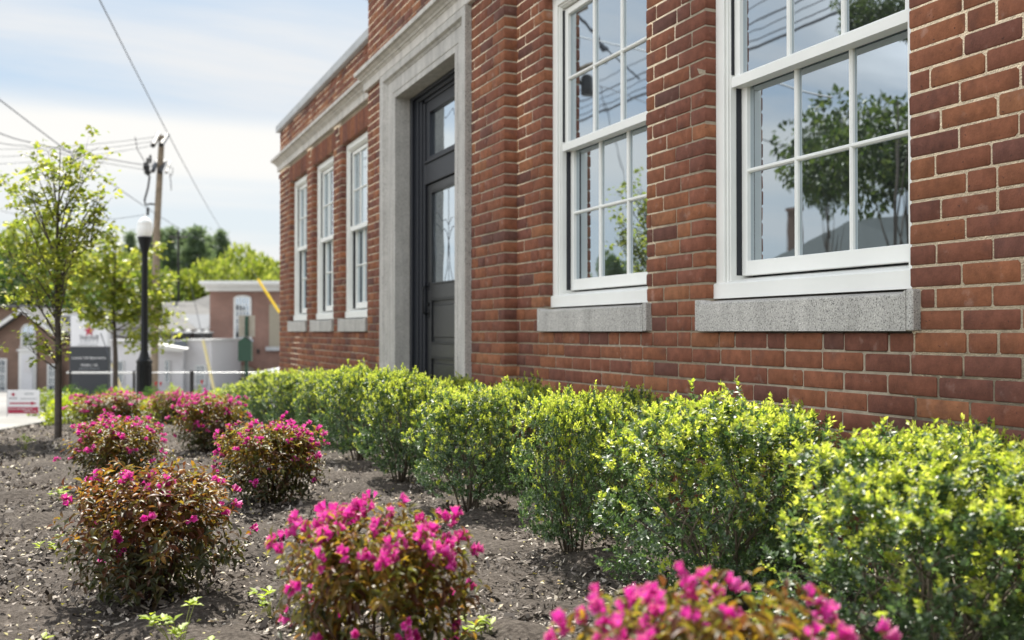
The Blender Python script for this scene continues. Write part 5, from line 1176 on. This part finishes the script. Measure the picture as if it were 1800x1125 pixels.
# ------------------------------------------------------------------ across the street: seen only mirrored in the window panes
XG = XM+.14
def mir(px, py, f): p = at(px, py, f); p[0] = 2*XG-p[0]; return p
def mtree(px, f, top, width, kind, label, k=0, bottom=None):
    p = mir(px, 583, f); g = gz(p[0], p[1]); zt = mir(px, top, f)[2]; H = zt-g; R = width/1750*f/2; o = thing('street_tree', (p[0], p[1], g), label, 'tree', 'trees across the street', rot=k*1.3)
    c = link('crown', CP[kind][k % len(CP[kind])], o); zb = (mir(px, bottom, f)[2]-g) if bottom else H*.2
    c.scale = (R, R, H-zb); c.location = (0, 0, zb); t = link('trunk', TM[k % 2], o); t.scale = (H*.2, H*.2, H*.85)
mtree(1595, 17, 95, 460, 'airy', 'broad leafy tree across the street whose reflection fills the right window', 0, 425)
mtree(1455, 19.5, 165, 130, 'airy', 'darker leafy tree across the street reflected beside the muntin of the right window', 1, 420)
mtree(1575, 15, -60, 230, 'airy', 'high open crown across the street reflected at the top of the right window', 2, 95)
mtree(1080, 46, 430, 90, 'dark', 'small round tree across the street reflected low in the second window', 3, 560)
mtree(1015, 50, 470, 110, 'mid', 'distant bushy tree across the street reflected low in the second window', 4, 570)
def mhouse():
    f = 34; p = mir(1480, 583, f); g = float(gz(p[0], p[1])); o = thing('gabled_house', (p[0], p[1], g), 'grey-roofed house with a brick chimney across the street, seen mirrored in the right window', 'building')
    th = math.atan2(-1, 0)
    A = lambda px, py, ff=f: mir(px, py, ff)-np.array([p[0], p[1], g])
    mb = MB(); r0 = A(1490, 388); r1 = A(1720, 366); e0 = A(1330, 468, f-3); e1 = A(1780, 468, f-3); b0 = A(1330, 468, f+3); b1 = A(1780, 468, f+3)
    mb.add([r0, r1, e0, e1, b0, b1], [(0, 1, 3, 2), (0, 4, 5, 1), (0, 2, 4), (1, 5, 3)]); mb.obj('roof', flat('asphalt_shingle', (.055, .065, .065), .9, var=.1, scale=4), o, off=(0, 0, 0))
    mb = MB(); q = [e0, e1, b1, b0]; q = [np.array((a[0]*.97, a[1]*.97, a[2])) for a in q]; low = [np.array((a[0], a[1], -1.0)) for a in q]; mb.add(q+low, [(0, 1, 5, 4), (1, 2, 6, 5), (2, 3, 7, 6), (3, 0, 4, 7), (0, 3, 2, 1)]); mb.obj('wall', M['clap'], o, off=(0, 0, 0))
    mb = MB(); c = A(1396, 365); z0 = A(1396, 475)[2]; mb.box(c[0]-.17, c[0]+.17, c[1]-.17, c[1]+.17, z0, c[2]); mb.box(c[0]-.21, c[0]+.21, c[1]-.21, c[1]+.21, c[2]-.12, c[2]-.02); mb.obj('chimney', M['brick_l'], o, off=(0, 0, 0))
mhouse()
def mpole():
    f = 21; p = mir(1012, 583, f); g = float(gz(p[0], p[1])); o = thing('street_pole', (p[0], p[1], g), 'wooden street pole with a grey transformer across the street, seen mirrored in the second window', 'utility pole')
    A = lambda px, py: tuple(mir(px, py, f)-np.array([p[0], p[1], g]))
    mb = MB(); t = A(1012, -60); mb.tube([(0, 0, -.5), t], [.13, .10], 9); mb.obj('pole', M['polewood'], o, True, off=(0, 0, 0))
    mb = MB(); c = A(1036, 150); mb.lathe([(.11, -.22), (.13, -.18), (.13, .16), (.10, .20), (.03, .23)], c, 14); mb.tube([c, A(1012, 140)], .05, 6); mb.obj('transformer', M['darkmetal'], o, True, off=(0, 0, 0))
    mb = MB(); mb.tube([A(1000, 128), A(1068, 108)], .05, 6); mb.tube([A(1003, 28), A(1036, 12)], .05, 6); mb.obj('crossarm', M['polewood'], o, off=(0, 0, 0))
    mb = MB(); mb.tube([A(1018, 26), A(1040, 48), A(1052, 62), A(1062, 84)], .03, 6); mb.tube([A(1060, 80), A(1068, 90)], .06, 6); mb.tube([A(1062, 84), A(1100, 112), A(1130, 140)], .018, 5); mb.obj('drop_cable', M['wire'], o, off=(0, 0, 0))
mpole()
def swire(px, py, Xd, label, r=.018, y0=-14, y1=34):
    # street wire parallel to the wall, height found from its mirror image
    d = at(px, py, 1)-np.array((0, 0, HC)); Xv = 2*XG-Xd; k_ = Xv/d[0]; z = HC+d[2]*k_
    wire([(Xd, y0, z+.05), (Xd, y1, z)], r, label, .06)
swire(1077, 178, -8.2, 'street wire across the road, highest of the parallel ones mirrored in the second window', .014); swire(1077, 153, -8.2, 'street cable across the road just above the thick one', .02); swire(1077, 188, -7.9, 'thick street cable across the road, lowest of the parallel ones', .032)
swire(1340, 47, -8.6, 'street wire across the road mirrored in the upper sash of the right window', .012); swire(1340, 2, -8.7, 'uppermost street wire across the road', .012)
wire([mir(925, 40, 21), mir(1290, 118, 14), mir(1460, 170, 12)], .012, 'service wire slanting across the street, mirrored in the lower sash of the right window', .05)
wire([mir(1000, 130, 25), mir(1460, 282, 20)], .010, 'thin service wire across the street below the slanting one', .05)
wire([mir(1060, 150, 25), mir(1108, 370, 30)], .010, 'thin steep wire mirrored in the lower sash of the second window', .05)
bpy.context.view_layer.update()
